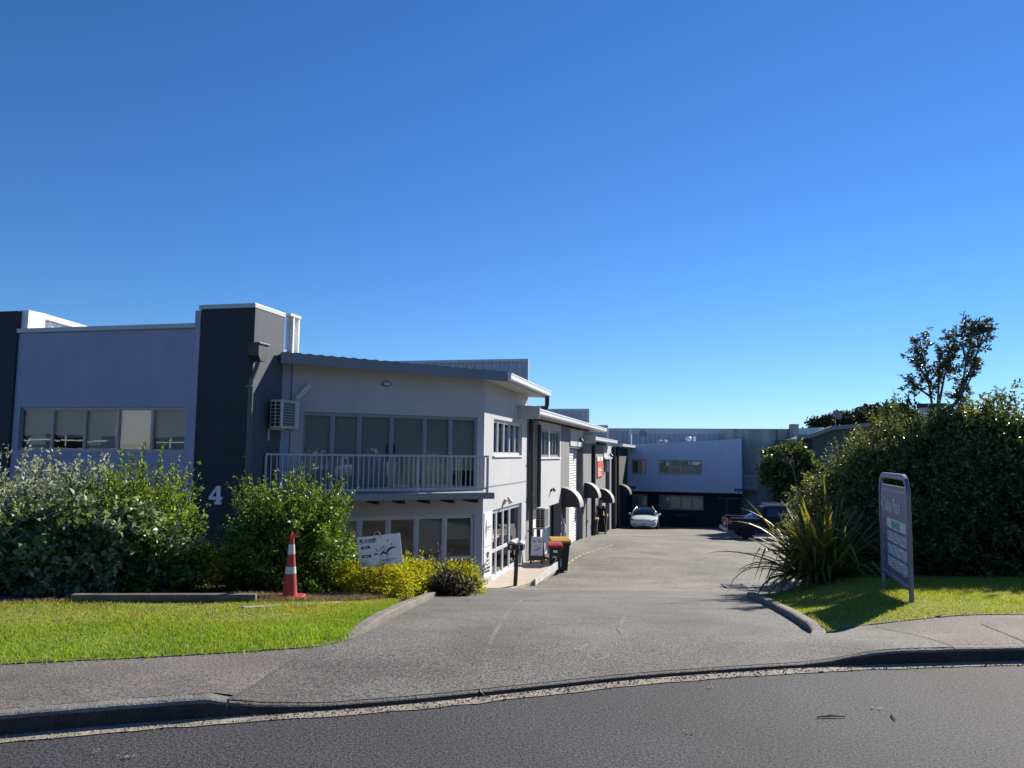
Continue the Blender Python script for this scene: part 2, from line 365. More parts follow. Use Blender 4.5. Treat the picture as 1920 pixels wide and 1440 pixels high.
CONCY = M('yard concrete', (.178, .164, .138), .9, .25, .5, .5, 90, speck=.7, sscale=26, patch=.32, pscale=.5)
PAVE = M('footpath concrete', (.162, .142, .125), .9, .3, 1.4, .6, 100, speck=.55, sscale=58, patch=.25, pscale=1.1)
KERBM = M('kerb concrete', (.2, .19, .17), .9, .45, 3, .8, 60, speck=.3, sscale=90)
GUTM = M('gutter concrete', (.36, .31, .24), .95, .5, 5, .8, 90, speck=.4, sscale=70)
DIRT = M('garden soil', (.085, .065, .045), .95, .5, 4, 1., 60, speck=.5, sscale=60)
EARTH = M('rough ground', (.09, .095, .05), .95, .4, .4, .6, 20)
TURF = M('lawn turf base', (.13, .19, .02), .95, .45, 2.5, .8, 90, col2=(.16, .14, .045))
CREAM = M('cream path concrete', (.5, .42, .33), .9, .2, 1.2, .4, 80, speck=.12, sscale=60)
SEAM = M('dark joint line', (.085, .075, .065), .95, .3, 9)  # plain dark tone of the paving joints

def grid_ground():
    xs = np.unique(np.r_[-900, -400, -200, -120, -80, np.arange(-60, -14, 3), np.arange(-14, 16, .5), np.arange(16, 60, 3), 60, 80, 120, 200, 400, 900])
    ys = np.unique(np.r_[-900, -400, -200, -100, -60, np.arange(-40, -5, 4), np.arange(-5, 26, .4), np.arange(26, 100, 3), 100, 140, 200, 300, 500, 1500])
    vs = []
    for x in xs:
        for y in ys: vs.append((x, y, H(x, y)-.09 if y > yk(x) else -.09))
    n = len(ys); fs = [(i*n+j, (i+1)*n+j, (i+1)*n+j+1, i*n+j+1) for i in range(len(xs)-1) for j in range(n-1)]
    mb = MB(); mb.mesh(vs, fs); return struct(mb.build('ground', EARTH, smooth=True))
grid_ground()
kx = lambda a, b, n: [(x, yk(x)) for x in np.linspace(a, b, n)]
K1 = kx(-30, 30, 300)
def off(pts, d):
    P = np.array(pts); T = np.gradient(P, axis=0); T /= np.linalg.norm(T, axis=1)[:, None]; return [(p[0]-t[1]*d, p[1]+t[0]*d) for p, t in zip(P, T)]
GW = .105
strip('road', [(x, y-9.5) for x, y in K1], off(K1, -GW), 300, 20, ASPH, 0, lambda x, y: 0.)
strip('gutter', off(K1, -GW-.02), off(K1, .01), 420, 3, GUTM, .005, lambda x, y: 0., jitter=.008)
# kerb: face, rounded nose, top
def kerb():
    mb = MB(); xs = np.concatenate([np.linspace(-20, -4, 40), np.linspace(-4, 5, 260), np.linspace(5, 20, 40)]); c = [(x, yk(x)) for x in xs]
    prof = [(0, 0), (0.012, .8), (.022, .95), (.045, 1), (.15, 1.0)]; rings = []
    P = np.array(c); T = np.gradient(P, axis=0); T /= np.linalg.norm(T, axis=1)[:, None]
    for (x, y), t in zip(P, T):
        h = kh(x); rings.append([(x-t[1]*d, y+t[0]*d, f*h + (0.002 if f == 1 else 0) + (random.uniform(-.004, .0) if f > .7 else 0)*(.3 if -1.7 < x < 2.8 else 1)) for d, f in prof])
    n = len(prof); vs = [q for r in rings for q in r]
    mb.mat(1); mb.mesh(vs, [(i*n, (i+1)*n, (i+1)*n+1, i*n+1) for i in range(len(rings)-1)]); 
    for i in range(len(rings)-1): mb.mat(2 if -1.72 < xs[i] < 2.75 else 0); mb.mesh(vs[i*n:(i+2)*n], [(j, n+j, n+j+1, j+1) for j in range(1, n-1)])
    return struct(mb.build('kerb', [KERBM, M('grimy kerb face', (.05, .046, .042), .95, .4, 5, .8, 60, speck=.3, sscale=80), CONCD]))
kerb()
LAWN_F = [(-14, 1.2), (-9, 3.6), (-6, 4.75), (-3.63, 5.65), (-2.61, 5.91), (-1.95, 6.13), (-1.55, 6.28), (-1.38, 6.5)]
LAWN_R = [(2.82, 7.1), (3.2, 7.6), (3.6, 7.76), (5.22, 7.97), (8, 8.2), (14, 8.4)]
JL0 = onz(418, 1316, .11); JL1 = onz(585, 1214, .1); JR0 = onz(1795, 1216, .11); JR1 = onz(1640, 1160, .1)
kt = lambda a, b, n: off(kx(a, b, n), .13)
mid = [(-1.36, 6.55), (-1.27, 6.9), (0, 7.0), (2.0, 7.06), (2.82, 7.1)]
strip('footpath', kt(-14, JL0.x+.06, 90), [(-14, 1.32), (-9, 3.72), (-6, 4.87), (-3.63, 5.77), (-2.61, 6.03), (JL1.x+.06, JL1.y+.1)], 90, 8, PAVE, .002)
strip('driveway_apron', off(kx(JL0.x, JR0.x, 90), .05), [(JL1.x, JL1.y), (-1.55, 6.3), *mid, (3.2, 7.7), (JR1.x, JR1.y+.12)], 90, 12, CONCD, .0045)
strip('footpath', kt(JR0.x-.08, 14, 60), [(JR1.x-.08, JR1.y+.1), (5.22, 8.1), (8, 8.33), (14, 8.53)], 60, 8, PAVE, .002)
DL = [(-1.3, 6.7), (-1.26, 7.21), (-1.15, 8.67), (-1.08, 12.47), (-.86, 17), (-.78, 20.5)]
DR = [(2.85, 6.9), (2.95, 7.91), (3.2, 9.29), (4.08, 13.4), (5.8, 17), (8.2, 20.5)]
strip('driveway', DL, DR, 110, 36, CONCD, .0008)
strip('yard', [(-.8, 20.3), (-.6, 21.2), (2.6, 35), (9.2, 62), (10, 68)], [(8.2, 20.3), (14, 26), (26, 39), (40, 62), (42, 68)], 120, 30, CONCY, .001)
def line(name, p0, p1, w, mat, dz=.008, n=20, hf=None):
    a, b = Vector((p0[0], p0[1], 0)), Vector((p1[0], p1[1], 0)); s = (b-a).normalized().cross(Vector((0, 0, 1)))*w/2
    return strip(name, [a-s, b-s], [a+s, b+s], n, 1, mat, dz, hf)
line('paving_joint', JL0, JL1, .012, SEAM, .006); line('paving_joint', JR0, JR1, .01, SEAM); line('paving_joint', onz(1840, 1168, .1), onz(1925, 1205, .11), .013, SEAM)
TYRE = M('scuffed pale streak', (.172, .161, .14), .88, .3, .9, .55, 100, speck=.7, sscale=58, patch=.34)
for pts in ([(905, 1300), (912, 1230), (940, 1165), (985, 1120)], [(1185, 1225), (1160, 1180), (1185, 1130)]):
    q = [gpx(*p) for p in pts]; q = resample(q, 30); a = off(q, -.02); b = off(q, .02); strip('scuff_mark', a, b, 30, 1, TYRE, .0052)
# yellow dashed line on the yard
YEL = M('worn yellow paint', (.55, .42, .12), .85, .35, 12)
y0, y1 = gpx(975, 1103), gpx(1090, 1040)
for i in range(13):
    a = y0.lerp(y1, (i+.1)/13); b = y0.lerp(y1, (i+.72)/13); line('painted_dash', a, b, .1, YEL, .01, 6)
for i in range(7):
    a = y1.lerp(gpx(1150, 1022), (i+.1)/7); b = y1.lerp(gpx(1150, 1022), (i+.72)/7); line('painted_dash', a, b, .1, YEL, .01, 6)
# raised concrete edging beside the driveway
def edging(name, pts, w, h, mat, n=80, taper=(0, 0)):
    P = resample(pts, n); o0, o1 = np.array(off(P, -w/2)), np.array(off(P, w/2)); mb = MB(); rings = []
    for i in range(n):
        k = min(1, (i/taper[0]) if taper[0] else 1, ((n-1-i)/taper[1]) if taper[1] else 1); r = []
        z = H(*P[i]); hh = h*k + random.uniform(-.004, .004)
        for (q, dz) in ((o0[i], -.05), (o0[i], hh*.85), (o0[i]*.85+o1[i]*.15, hh), (o1[i]*.85+o0[i]*.15, hh), (o1[i], hh*.85), (o1[i], -.05)): r.append((q[0], q[1], z+dz))
        rings.append(r)
    m = 6; mb.mesh([q for r in rings for q in r], [(i*m+j, (i+1)*m+j, (i+1)*m+j+1, i*m+j+1) for i in range(n-1) for j in range(m-1)] + [tuple(range(m)), tuple(range((n-1)*m, n*m))])
    return struct(mb.build(name, mat))
EDGE = M('weathered kerb concrete', (.23, .205, .175), .9, .35, 4, .8, 70, speck=.25, sscale=80)
edging('driveway_edging', [(-1.42, 6.5), (-1.36, 7.0), (-1.34, 7.6), (-1.26, 8.67), (-1.2, 10.5), (-1.16, 12.47), (-1.0, 16), (-.93, 19.5)], .13, .06, EDGE, 110, (12, 0))
edging('driveway_edging', [(2.72, 6.98), (2.86, 7.25), (3.0, 7.9), (3.25, 9.29), (3.7, 11.4), (4.12, 13.4)], .12, .07, EDGE, 80, (8, 0))
# planting beds and lawns
BED_F = [(-14, 6.2), (-9, 7.6), (-5.5, 8.5), (-3.97, 8.92), (-2.5, 9.0), (-1.9, 9.6), (-1.5, 10.6)]
strip('garden_bed', BED_F, [(-16, 15), (-10, 16), (-6, 16.8), (-5.5, 18.5), (-3, 19.6), (-1, 20.4), (-.95, 20.5)], 60, 30, DIRT, -.004)
strip('garden_bed', [(-1.5, 10.5), (-1.3, 13), (-1.1, 16), (-.98, 20)], [(-2.6, 12), (-2.5, 14), (-2.2, 17), (-1.1, 20.3)], 40, 6, DIRT, .0)
strip('lawn', LAWN_F + [(-1.4, 7.2), (-1.36, 8.0), (-1.33, 9.0)], [(-14, 6.3), (-9, 7.7), (-5.5, 8.55), (-3.97, 8.97), (-2.6, 9.0), (-2.1, 9.4), (-1.75, 10.0), (-1.5, 10.55)], 90, 24, TURF, .008)
strip('lawn', [(2.98, 7.35), (3.2, 7.62), (3.6, 7.77), (5.22, 7.98), (8, 8.21), (14, 8.4)], [(4.1, 13.2), (4.4, 13.0), (6, 12.6), (9, 12.6), (14, 13)], 60, 24, TURF, .008)
strip('lawn', [(3.06, 7.4), (3.1, 7.9), (3.33, 9.29), (3.8, 11.4), (4.18, 13.2)], [(3.3, 7.7), (3.6, 8.2), (4.0, 9.4), (4.4, 11.4), (4.7, 13.2)], 40, 6, TURF, .011)
strip('garden_bed', [(4.1, 13.2), (4.4, 13.0), (6, 12.6), (9, 12.6), (14, 13)], [(5.8, 17), (7.5, 20), (11, 22), (14, 22), (20, 22)], 40, 20, DIRT, -.002)
# blades of grass (one mass per lawn)
def grass(name, polyA, polyB, n, label, hmin=.025, hmax=.055, mat=None, seed=1, skip=None):
    g = np.random.default_rng(seed); a = resample(polyA, 400); b = resample(polyB, 400)
    t = g.random(n); u = g.random(n); i = (t*399).astype(int); P = a[i]*(1-u[:, None]) + b[i]*u[:, None] + g.normal(0, .035, (n, 2))
    # fewer, shorter blades in worn patches
    k = np.sin(P[:, 0]*3.1+1)*np.sin(P[:, 1]*3.7) + .6*np.sin(P[:, 0]*7.3-P[:, 1]*6.1); keep = g.random(n) < np.clip(.93 - .28*(k > 1.0), 0, 1)
    if skip is not None: keep &= ~skip(P)
    P = P[keep]; n = len(P); z = np.array([H(*p) for p in P])
    h = g.uniform(hmin, hmax, n)*(.8+.25*np.sin(P[:, 0]*2.2)*np.cos(P[:, 1]*2.9)); an = g.random(n)*2*np.pi; w = g.uniform(.0022, .0042, n)
    lean = g.normal(0, .5, (n, 2))*h[:, None]; s = np.c_[np.cos(an), np.sin(an)]*w[:, None]
    v = np.zeros((n, 5, 3)); v[:, 0, :2] = P-s; v[:, 1, :2] = P+s; v[:, 2, :2] = P+s*.8+lean*.4; v[:, 3, :2] = P-s*.8+lean*.4; v[:, 4, :2] = P+lean
    v[:, 0, 2] = v[:, 1, 2] = z; v[:, 2, 2] = v[:, 3, 2] = z+h*.6; v[:, 4, 2] = z+h
    me = bpy.data.meshes.new(name); me.vertices.add(n*5); me.vertices.foreach_set('co', v.ravel())
    base = np.arange(n)[:, None]*5; lp = np.concatenate([base+np.array([[0, 1, 2, 3]]), base+np.array([[3, 2, 4]])], axis=1).ravel()
    me.loops.add(len(lp)); me.loops.foreach_set('vertex_index', lp.astype(np.int32)); me.polygons.add(2*n)
    st = (np.arange(n)[:, None]*7+np.array([[0, 4]])).ravel(); me.polygons.foreach_set('loop_start', st.astype(np.int32)); me.update(calc_edges=True)
    me.materials.append(mat); o = bpy.data.objects.new(name, me); COL.objects.link(o); return tag(o, label, 'grass', kind='stuff')
GRASSM = leafmat('lawn grass', [(.08, .145, .014), (.15, .235, .02), (.225, .305, .028), (.3, .33, .05), (.36, .3, .1)], .5, .45)
GRASSG = leafmat('lawn grass green', [(.07, .14, .011), (.135, .235, .016), (.215, .33, .022), (.3, .37, .04)], .5, .45)
LB = [(-14, 6.3), (-9, 7.7), (-5.5, 8.5), (-3.97, 8.9), (-2.6, 8.95), (-2.1, 9.3), (-1.75, 9.9), (-1.5, 10.5)]; LF = LAWN_F + [(-1.42, 7.2), (-1.4, 8.0), (-1.4, 9.0)]
LM = (resample(LF, 60)*.5 + resample(LB, 60)*.5).tolist()
grass('lawn_grass', LF, LM, 125000, 'greener mown grass on the footpath side of the left verge', .028, .06, mat=GRASSG, seed=3, skip=lambda P: P[:, 0] < -6.5)
grass('lawn_grass', (resample(LF, 60)*.7 + resample(LB, 60)*.3).tolist(), LB, 105000, 'yellowish mown grass on the shrub side of the left verge', mat=GRASSM, seed=13, skip=lambda P: P[:, 0] < -6.5)
grass('lawn_grass', [(2.98, 7.36), (3.2, 7.64), (3.6, 7.78), (5.22, 8.0), (8, 8.22), (14, 8.4)], [(4.1, 13.2), (4.4, 13.0), (6, 12.6), (9, 12.6), (14, 13)], 150000, 'short green mown grass around the street sign right of the driveway', mat=GRASSM, seed=4,
      skip=lambda P: P[:, 0] > 9)
DRYM = leafmat('dry clippings', [(.13, .09, .045), (.27, .2, .1), (.38, .3, .17)], .8, .1)
grass('dry_grass', [(-3.0, 9.05), (-2.3, 9.25), (-1.75, 10.2)], [(-3.4, 9.5), (-2.4, 10.2), (-1.5, 11.6)], 15000, 'straw coloured dead grass and clippings along the bed edge', .03, .09, DRYM, 5)
grass('dry_grass', [(-5.5, 8.42), (-3.97, 8.84), (-2.6, 8.9)], [(-5.5, 8.62), (-3.97, 9.02), (-2.5, 9.08)], 2600, 'pale dead grass along the front of the timber sleeper', .03, .07, DRYM, 6)
grass('dry_grass', (resample(LF, 60)*.75 + resample(LB, 60)*.25).tolist(), LB, 60000, 'scattered straw coloured dry patches in the left lawn', .02, .045, DRYM, 8, skip=lambda P: (P[:, 0] < -6.5) | (np.sin(P[:, 0]*1.9+.6)*np.sin(P[:, 1]*4.1+P[:, 0]) + .7*np.sin(P[:, 0]*5.3+P[:, 1]*3.7) < .95))
# timber sleeper and concrete mowing strip at the bed edge
SLEEP = M('grey weathered timber', (.17, .145, .115), .9, .4, 6, .9, 40)
def plank(name, p0, p1, w, h, mat, label, cat, dz=0):
    a, b = Vector(p0), Vector(p1); d = (b-a).normalized(); s = d.cross(Vector((0, 0, 1))).normalized()*w/2; up = Vector((0, 0, h)); mb = MB()
    a = a+Vector((0, 0, dz)); b = b+Vector((0, 0, dz))
    mb.box8([a-s, b-s, b+s, a+s, a-s+up, b-s+up, b+s+up, a+s+up]); return tag(mb.build(name, mat, bevel=.006), label, cat)
a, b = gpx(135, 1131), gpx(480, 1130)
plank('timber_sleeper', (a.x, a.y, H(a.x, a.y)-.03), (b.x, b.y, H(b.x, b.y)-.03), .1, .13, SLEEP, 'weathered grey timber sleeper edging the shrub bed behind the left lawn', 'timber sleeper')
MOW = M('mowing strip concrete', (.36, .34, .3), .9, .2, 4, .4, 60)
a, b = gpx(455, 1143), gpx(640, 1133)
plank('mowing_strip', (a.x, a.y, H(a.x, a.y)-.04), (b.x, b.y, H(b.x, b.y)-.04), .09, .07, MOW, 'pale narrow concrete mowing strip in front of the traffic cone', 'edging')
# ---------------------------------------------------------------- facade frames
UD = (.972, -.236); VD = (.236, .972); FD = (.903, .43)
A_ = atY(905, 985, 21.0)
F1 = Fr((A_.x-FD[0]*8, A_.y-FD[1]*8), FD); A1 = F1.loc((A_.x, A_.y, 0))[0]
FS = Fr((A_.x, A_.y), VD)
J1 = F1.px(544, 820)[0]; P2 = F1.p(J1, 0, 0)
FC = Fr((P2.x-VD[0]*6, P2.y-VD[1]*6), VD)
C1 = FC.px(470, 780)[0]; P1 = FC.p(C1, 0, 0); CE = FC.px(533, 620)[0]
FL = Fr((P1.x-UD[0]*12, P1.y-UD[1]*12), UD); LC = 12.0
def zpx(fr, x, y, b=0): return fr.px(x, y, b)[1]
def apx(fr, x, y=850, b=0): return fr.px(x, y, b)[0]
BASE = -2.6

# ================================================================ left commercial building with dark piers
g0 = empty('commercial_building', (P1.x-4, P1.y+1.2, -1.4), 'blue grey commercial building with charcoal piers and a band of five windows above the shrubs', 'building')
cl = apx(FL, 368, 780); zc0 = zpx(FL, 475, 577); zct = zpx(FL, 475, 568.5)
wl = apx(FL, 25, 780, -.06); zw = zpx(FL, 200, 620, -.06); zwt = zpx(FL, 200, 611.5, -.06)
wa0, wz1 = FL.px(38, 764, -.06); wa1 = apx(FL, 347.5, 800, -.06); wz0 = zpx(FL, 190, 847, -.06)
wall(FL, wl-.02, cl+.1, BASE, zw, W_BLUE, g0, [(wa0, wa1, wz0, wz1)], b=-.06)
window(FL, wa0, wa1, wz0, wz1, [wa0+(wa1-wa0)*k/5 for k in (1, 2, 3, 4)], g0, b=-.14, blind=[.98, .7, .98, .85, .98], fw=.045, gm=GLASS)
mb = MB(); FL.box(mb, wl-.02, cl, -.4, .0, zw, zwt); mb.build('parapet_cap', FLASH, g0, bevel=.008)
def pier(a0, a1, dep, zt, cap, seams):
    mb = MB(); FL.box(mb, a0, a1, -dep, 0, BASE, zt); o = mb.build('pier', W_DARK, g0, bevel=.012)
    for z in seams: s = MB(); FL.box(s, a0+.01, a1-.01, -.01, .003, z-.008, z+.008); s.build('joint', BLACK, o)
    if cap: c = MB(); FL.box(c, a0-.05, a1+.02, -dep-.02, .03, zt+.002, cap); c.build('pier_cap', FLASH, o, bevel=.008)
    return o
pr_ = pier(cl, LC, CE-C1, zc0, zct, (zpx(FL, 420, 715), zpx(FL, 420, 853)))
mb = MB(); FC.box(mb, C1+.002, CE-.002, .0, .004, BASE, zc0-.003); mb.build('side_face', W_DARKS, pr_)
zd = zpx(FL, 20, 583)
pier(wl-3.2, wl, 2.2, zd, 0, (zpx(FL, 15, 722),))
body = MB(); FL.box(body, wl-12, LC-.02, -12, -.75, BASE, zw-.35); body.build('roof_mass', W_BLUE, g0)
mb = MB(); FL.box(mb, cl-.14, cl-.002, -.3, .02, BASE, zc0-.02); mb.build('edge_trim', W_BLUE, g0)
# white ribbed parapets on the roof
mb = MB(); e0 = apx(FC, 536, 620, -.05); e1 = apx(FC, 556, 620, -.05); zt = zpx(FC, 545, 590, -.05)
corrugated(FC, e0, e1, zpx(F1, 527, 661, .6)-.15, zt-.06, -.05, mb, .55, .1)
FC.box(mb, e0, e1, -.16, .07, zt-.06, zt); mb.build('ribbed_parapet', CORRW, g0)
FLW = Fr(FL.p(wl+.04, -.1, 0), VD); zq = zpx(FLW, 55, 584)
mb = MB(); corrugated(FLW, .5, 7.5, zw-.3, zq, -.02, mb, .5, .06, ztop=lambda a: zq-.12-a*.055); mb.build('ribbed_parapet', CORRW, g0)
mb = MB(); FLW.box(mb, .0, .5, -.12, .16, zw-.1, zq)
mb.prism([FLW.p(.5, -.1, zq-.13), FLW.p(7.5, -.1, zq-.55), FLW.p(7.5, -.1, zq-.42), FLW.p(.5, -.1, zq)], FLW.n*.24); mb.build('parapet_frame', TRIM, g0)
# rainwater head and downpipe on the pier's right face
rh = MB(); r0, rz = FC.px(481, 671, .2); rz2 = zpx(FC, 490, 647, .2); ra = apx(FC, 486, 660, .16)
rh.prism([FC.p(ra-.2, .01, rz2), FC.p(ra+.2, .01, rz2), FC.p(ra+.2, .01, rz+.06), FC.p(ra+.1, .01, rz-.06), FC.p(ra-.1, .01, rz-.06), FC.p(ra-.2, .01, rz+.06)], FC.n*.26)
FC.box(rh, ra-.22, ra+.22, .01, .3, rz2, rz2+.035); rh.build('rainwater_head', DARKM, g0, bevel=.006)
dp = MB(); rb = ra-.05
dp.tube([FC.p(ra, .13, rz-.04), FC.p(ra, .13, rz-.16), FC.p(rb-.1, .09, rz-.5), FC.p(rb-.1, .09, rz-.7), FC.p(rb-.1, .09, BASE)], .055, 14)
for z in (rz-.65, rz-2.2, rz-3.6): FC.box(dp, rb-.17, rb-.03, .0, .155, z, z+.05)
dp.build('downpipe', PIPE, g0, smooth=False)

# ================================================================ corner office unit
g1 = empty('office_unit', (A_.x-2, A_.y+2, -1.95), 'two storey pale grey corner office unit with balcony, angled front and low sloping roof', 'building')
zwl = zpx(F1, 548, 692); zwr = zpx(F1, 908, 716)
ob = F1.px(569, 773); oa0 = ob[0]; oz1 = F1.px(730, 777)[1]; oa1 = apx(F1, 894.5)
# balcony deck level from the photo
BD = .95; zdk = zpx(F1, 790, 925, BD); zrail = zpx(F1, 780, 853, BD)
lz1 = zpx(F1, 790, 966); la1 = apx(F1, 889, 1000); la0 = apx(F1, 600, 1000); lz0 = zpx(F1, 835, 1085)
zg = H(A_.x, A_.y)
wall(F1, J1, A1, BASE, zwr, W_LIGHT, g1, [(oa0, oa1, zdk+.03, oz1), (la0, la1, lz0, lz1)], ztop=lambda a: zwl+(zwr-zwl)*(a-J1)/(A1-J1)+.17, ends=False)
sp = [apx(F1, x) for x in (623, 674, 735, 797, 846)]
dw = window(F1, oa0, oa1, zdk+.04, oz1, sp, g1, b=-.09, blind=[.96, .97, .97, .97, .97, .75], fw=.055, name='balcony_doors', gm=GLASS, bm=M('grey green blind', (.5, .53, .52), .85, .06, 4))
h0 = apx(F1, 733); zh = zpx(F1, 735, 842)
for s in (-.1, .1): hd = MB(); F1.box(hd, h0+s-.015, h0+s+.015, -.08, -.03, zh-.12, zh+.12); hd.build('door_handle', BLACK, dw)
spl = [apx(F1, x, 1000) for x in (675, 729, 782, 835)]
window(F1, la0, la1, lz0, lz1, spl, g1, b=-.09, fm=FRAMEW, blind=[.55, 0, 0, .62, .4], bm=BLINDW, fw=.07, rails=(zpx(F1, 830, 1048),), name='ground_floor_windows', gm=GLASSD)
# side wall
S1 = apx(FS, 988.5, 800)
sw0, swz1 = FS.px(926, 785); sw1 = apx(FS, 979, 800); swz0 = zpx(FS, 950, 854)
d0, dz1 = FS.px(924, 956.5); d1 = apx(FS, 978, 960); dz0 = zpx(FS, 950, 1073)
zsr = zpx(FS, 988, 745)
wall(FS, 0, S1, BASE, zwr+.16, W_LIGHT, g1, [(sw0, sw1, swz0, swz1), (d0, d1, dz0, dz1)], ends=False)
k = lambda a, b, n: [a+(b-a)*i/n for i in range(1, n)]
window(FS, sw0, sw1, swz0, swz1, k(sw0, sw1, 5), g1, b=-.09, fm=FRAMEW, blind=[.95]*5, bm=BLINDW, fw=.06, name='side_window')
mb = MB(); FS.box(mb, sw0-.05, sw1+.05, -.05, .05, swz0-.05, swz0-.003); mb.build('window_sill', TRIM, g1)
window(FS, d0, d1, dz0, dz1, [apx(FS, x, 1010) for x in (934.5, 947, 959)], g1, b=-.09, fm=FRAMEW, blind=[.6, .25, 0, .3], bm=BLINDW, fw=.08, rails=(zpx(FS, 930, 1033),), name='entrance_glazing', gm=GLASSD)
mb = MB(); gz = zpx(FS, 950, 908); FS.box(mb, 0.0, S1, -.01, .002, gz-.025, gz+.02); mb.build('wall_groove', M('groove grey', (.2, .21, .22), .8), g1)
body = MB(); body.prism([FC.p(CE-.3, -.0, BASE), F1.p(J1, -.75, BASE), F1.p(A1-.35, -.75, BASE), FS.p(.9, -.75, BASE), FS.p(S1, -.75, BASE), FS.p(S1, -9, BASE), FC.p(CE+5, -.5, BASE)], (0, 0, zwr-.3-BASE)); body.build('roof_mass', W_MID, g1)
mb = MB(); FS.box(mb, S1-.02, S1, -.9, -.005, BASE, zwr); mb.build('return_wall', W_LIGHT, g1)
# roof slab: front fascia, side gutter
RB = .6; SB = .68
q0a, q0z = F1.px(527, 661, RB); q1p = None
# corner of the two offset edges
p0 = F1.p(0, RB, 0); s0 = FS.p(0, SB, 0); den = F1.d.x*FS.d.y-F1.d.y*FS.d.x
t = ((s0.x-p0.x)*FS.d.y-(s0.y-p0.y)*FS.d.x)/den; q1 = p0+F1.d*t; q1a = t
sa1 = FS.loc(q1)[0]; q1z = zpx(F1, 944, 698, RB); sa2 = apx(FS, 1027, 742, SB); q2z = zpx(FS, 1024, 737, SB)
Q0 = F1.p(q0a, RB, q0z); Q1 = Vector((q1.x, q1.y, q1z)); Q2 = FS.p(sa2, SB, q1z-.03)
back = -7.0
Q3 = FS.p(sa2, back, q1z+.35); Q4 = FC.p(CE+2.5, 0, q0z+.25)
TH = .24; dn = Vector((0, 0, -TH))
mb = MB(); mb.mat(0)
top = [Q0, Q1, Q2, Q3, Q4]
mb.face(top); mb.mat(1); mb.face([q+dn for q in top]); mb.mat(0)
for i in range(5): a, b = top[i], top[(i+1) % 5]; mb.face([a+dn, b+dn, b, a])
roof = mb.build('roof', [FASCIA, SOFFIT], g1)
# rib ends along the front roof edge
rbm = MB(); L = (Q1-Q0); n = 22
for i in range(n):
    c = Q0+L*((i+.5)/n); w_ = L/n*.28; ins = -F1.n*4
    rbm.box8([c-w_+F1.n*.015, c+w_+F1.n*.015, c+w_+ins, c-w_+ins] + [v+Vector((0, 0, .03)) for v in (c-w_*.7+F1.n*.015, c+w_*.7+F1.n*.015, c+w_*.7+ins, c-w_*.7+ins)])
rbm.build('roof_ribs', FASCIA, roof)
gt = MB(); up = Vector((0, 0, 1)); o_ = FS.n
prof = [(.0, -.03), (.0, -.2), (.09, -.2), (.115, -.17), (.115, -.05), (.13, -.05), (.13, -.015), (.02, -.015)]
gt.prism([Q1 + o_*x + up*z for x, z in prof], Q2-Q1); gt.build('gutter', TRIM, roof)
bg_ = MB(); bg_.prism([Q0+F1.n*.003+up*.012, Q1+F1.n*.003+up*.012, Q1+F1.n*.003+dn*1.02, Q0+F1.n*.003+dn*1.02], F1.n*.025); bg_.build('fascia_board', FASCIA, roof)
# downpipe of the corner unit
dpa = S1+.28; dpx = FS.p(dpa, .1, 0)
dm = MB(); e = FS.p(sa2-.25, SB+.03, q1z-.24); f = FS.p(dpa, .12, q1z-.62)
dm.tube([e, e+Vector((0, 0, -.25)), e+Vector((0, 0, -.36))+(f-e)*.06, FS.p(dpa, .3, q1z-.6), FS.p(dpa, .16, q1z-.66), FS.p(dpa, .1, q1z-.85), FS.p(dpa, .1, zg-.1)], .075, 14)
for z in (1.4, .2, -1.0): FS.box(dm, dpa-.1, dpa+.1, 0.01, .19, z, z+.05)
dm.build('downpipe', DARKM, g1)
# balcony
bl = MB(); ba0 = apx(F1, 497, 890, BD); ba1 = apx(F1, 917, 890, BD)
bl.prism([F1.p(J1+.02, .003, zdk-.14), F1.p(ba0, BD, zdk-.14), F1.p(ba1+.12, BD, zdk-.14), F1.p(A1-.02, .003, zdk-.14)], (0, 0, .14)); dk = bl.build('balcony_deck', M('balcony slab', (.3, .3, .3), .8, .1, 3), g1)
jm = MB()
for i in range(8):
    a = ba0+.7+(ba1-ba0-1)*i/7; F1.box(jm, a-.04, a+.04, .05, BD-.06, zdk-.26, zdk-.142)
jm.build('deck_joist', M('dark joist', (.05, .045, .04), .9), dk)
fb = MB(); F1.box(fb, ba0, ba1+.14, BD+.002, BD+.05, zdk-.16, zdk+.0); fb.build('deck_edge', FRAME, dk)
rm = MB(); zr = zrail; F1.box(rm, ba0, ba1, BD-.06, BD-.01, zr-.045, zr); F1.box(rm, ba0, ba1, BD-.05, BD-.02, zdk+.08, zdk+.115)
F1.box(rm, ba1-.05, ba1, .0, BD-.05, zr-.045, zr)
rail = rm.build('balcony_railing', RAILM, g1)
for x in (498, 642, 784, 915): pm = MB(); a = apx(F1, x, 890, BD); F1.box(pm, a-.025, a+.025, BD-.06, BD-.01, zdk-.12, zr-.05); pm.build('railing_post', RAILM, rail)
n = int((ba1-ba0)/.125); pr = None
for i in range(1, n):
    a = ba0+(ba1-ba0)*i/n
    if pr is None: bm_ = MB(); F1.box(bm_, a-.011, a+.011, BD-.046, BD-.024, zdk+.116, zr-.046); pr = bm_.build('baluster', RAILM, rail); pa = a
    else: c = pr.copy(); COL.objects.link(c); c.location = pr.location + F1.d*(a-pa)
# grey ribbed party wall behind
FP = Fr(FS.p(S1+.12, 0, 0), UD); zp = zpx(FP, 985, 673)
pm = MB(); corrugated(FP, -6.5, -.1, zp-2.6, zp-.1, -.02, pm, .3, .035); pw = pm.build('party_wall', CORR, g1)
pm = MB(); FP.box(pm, -6.5, .0, -.14, .06, zp-.1, zp); FP.box(pm, -.1, .0, -.12, .05, zp-2.2, zp-.102); pm.build('parapet_trim', FLASH, pw)

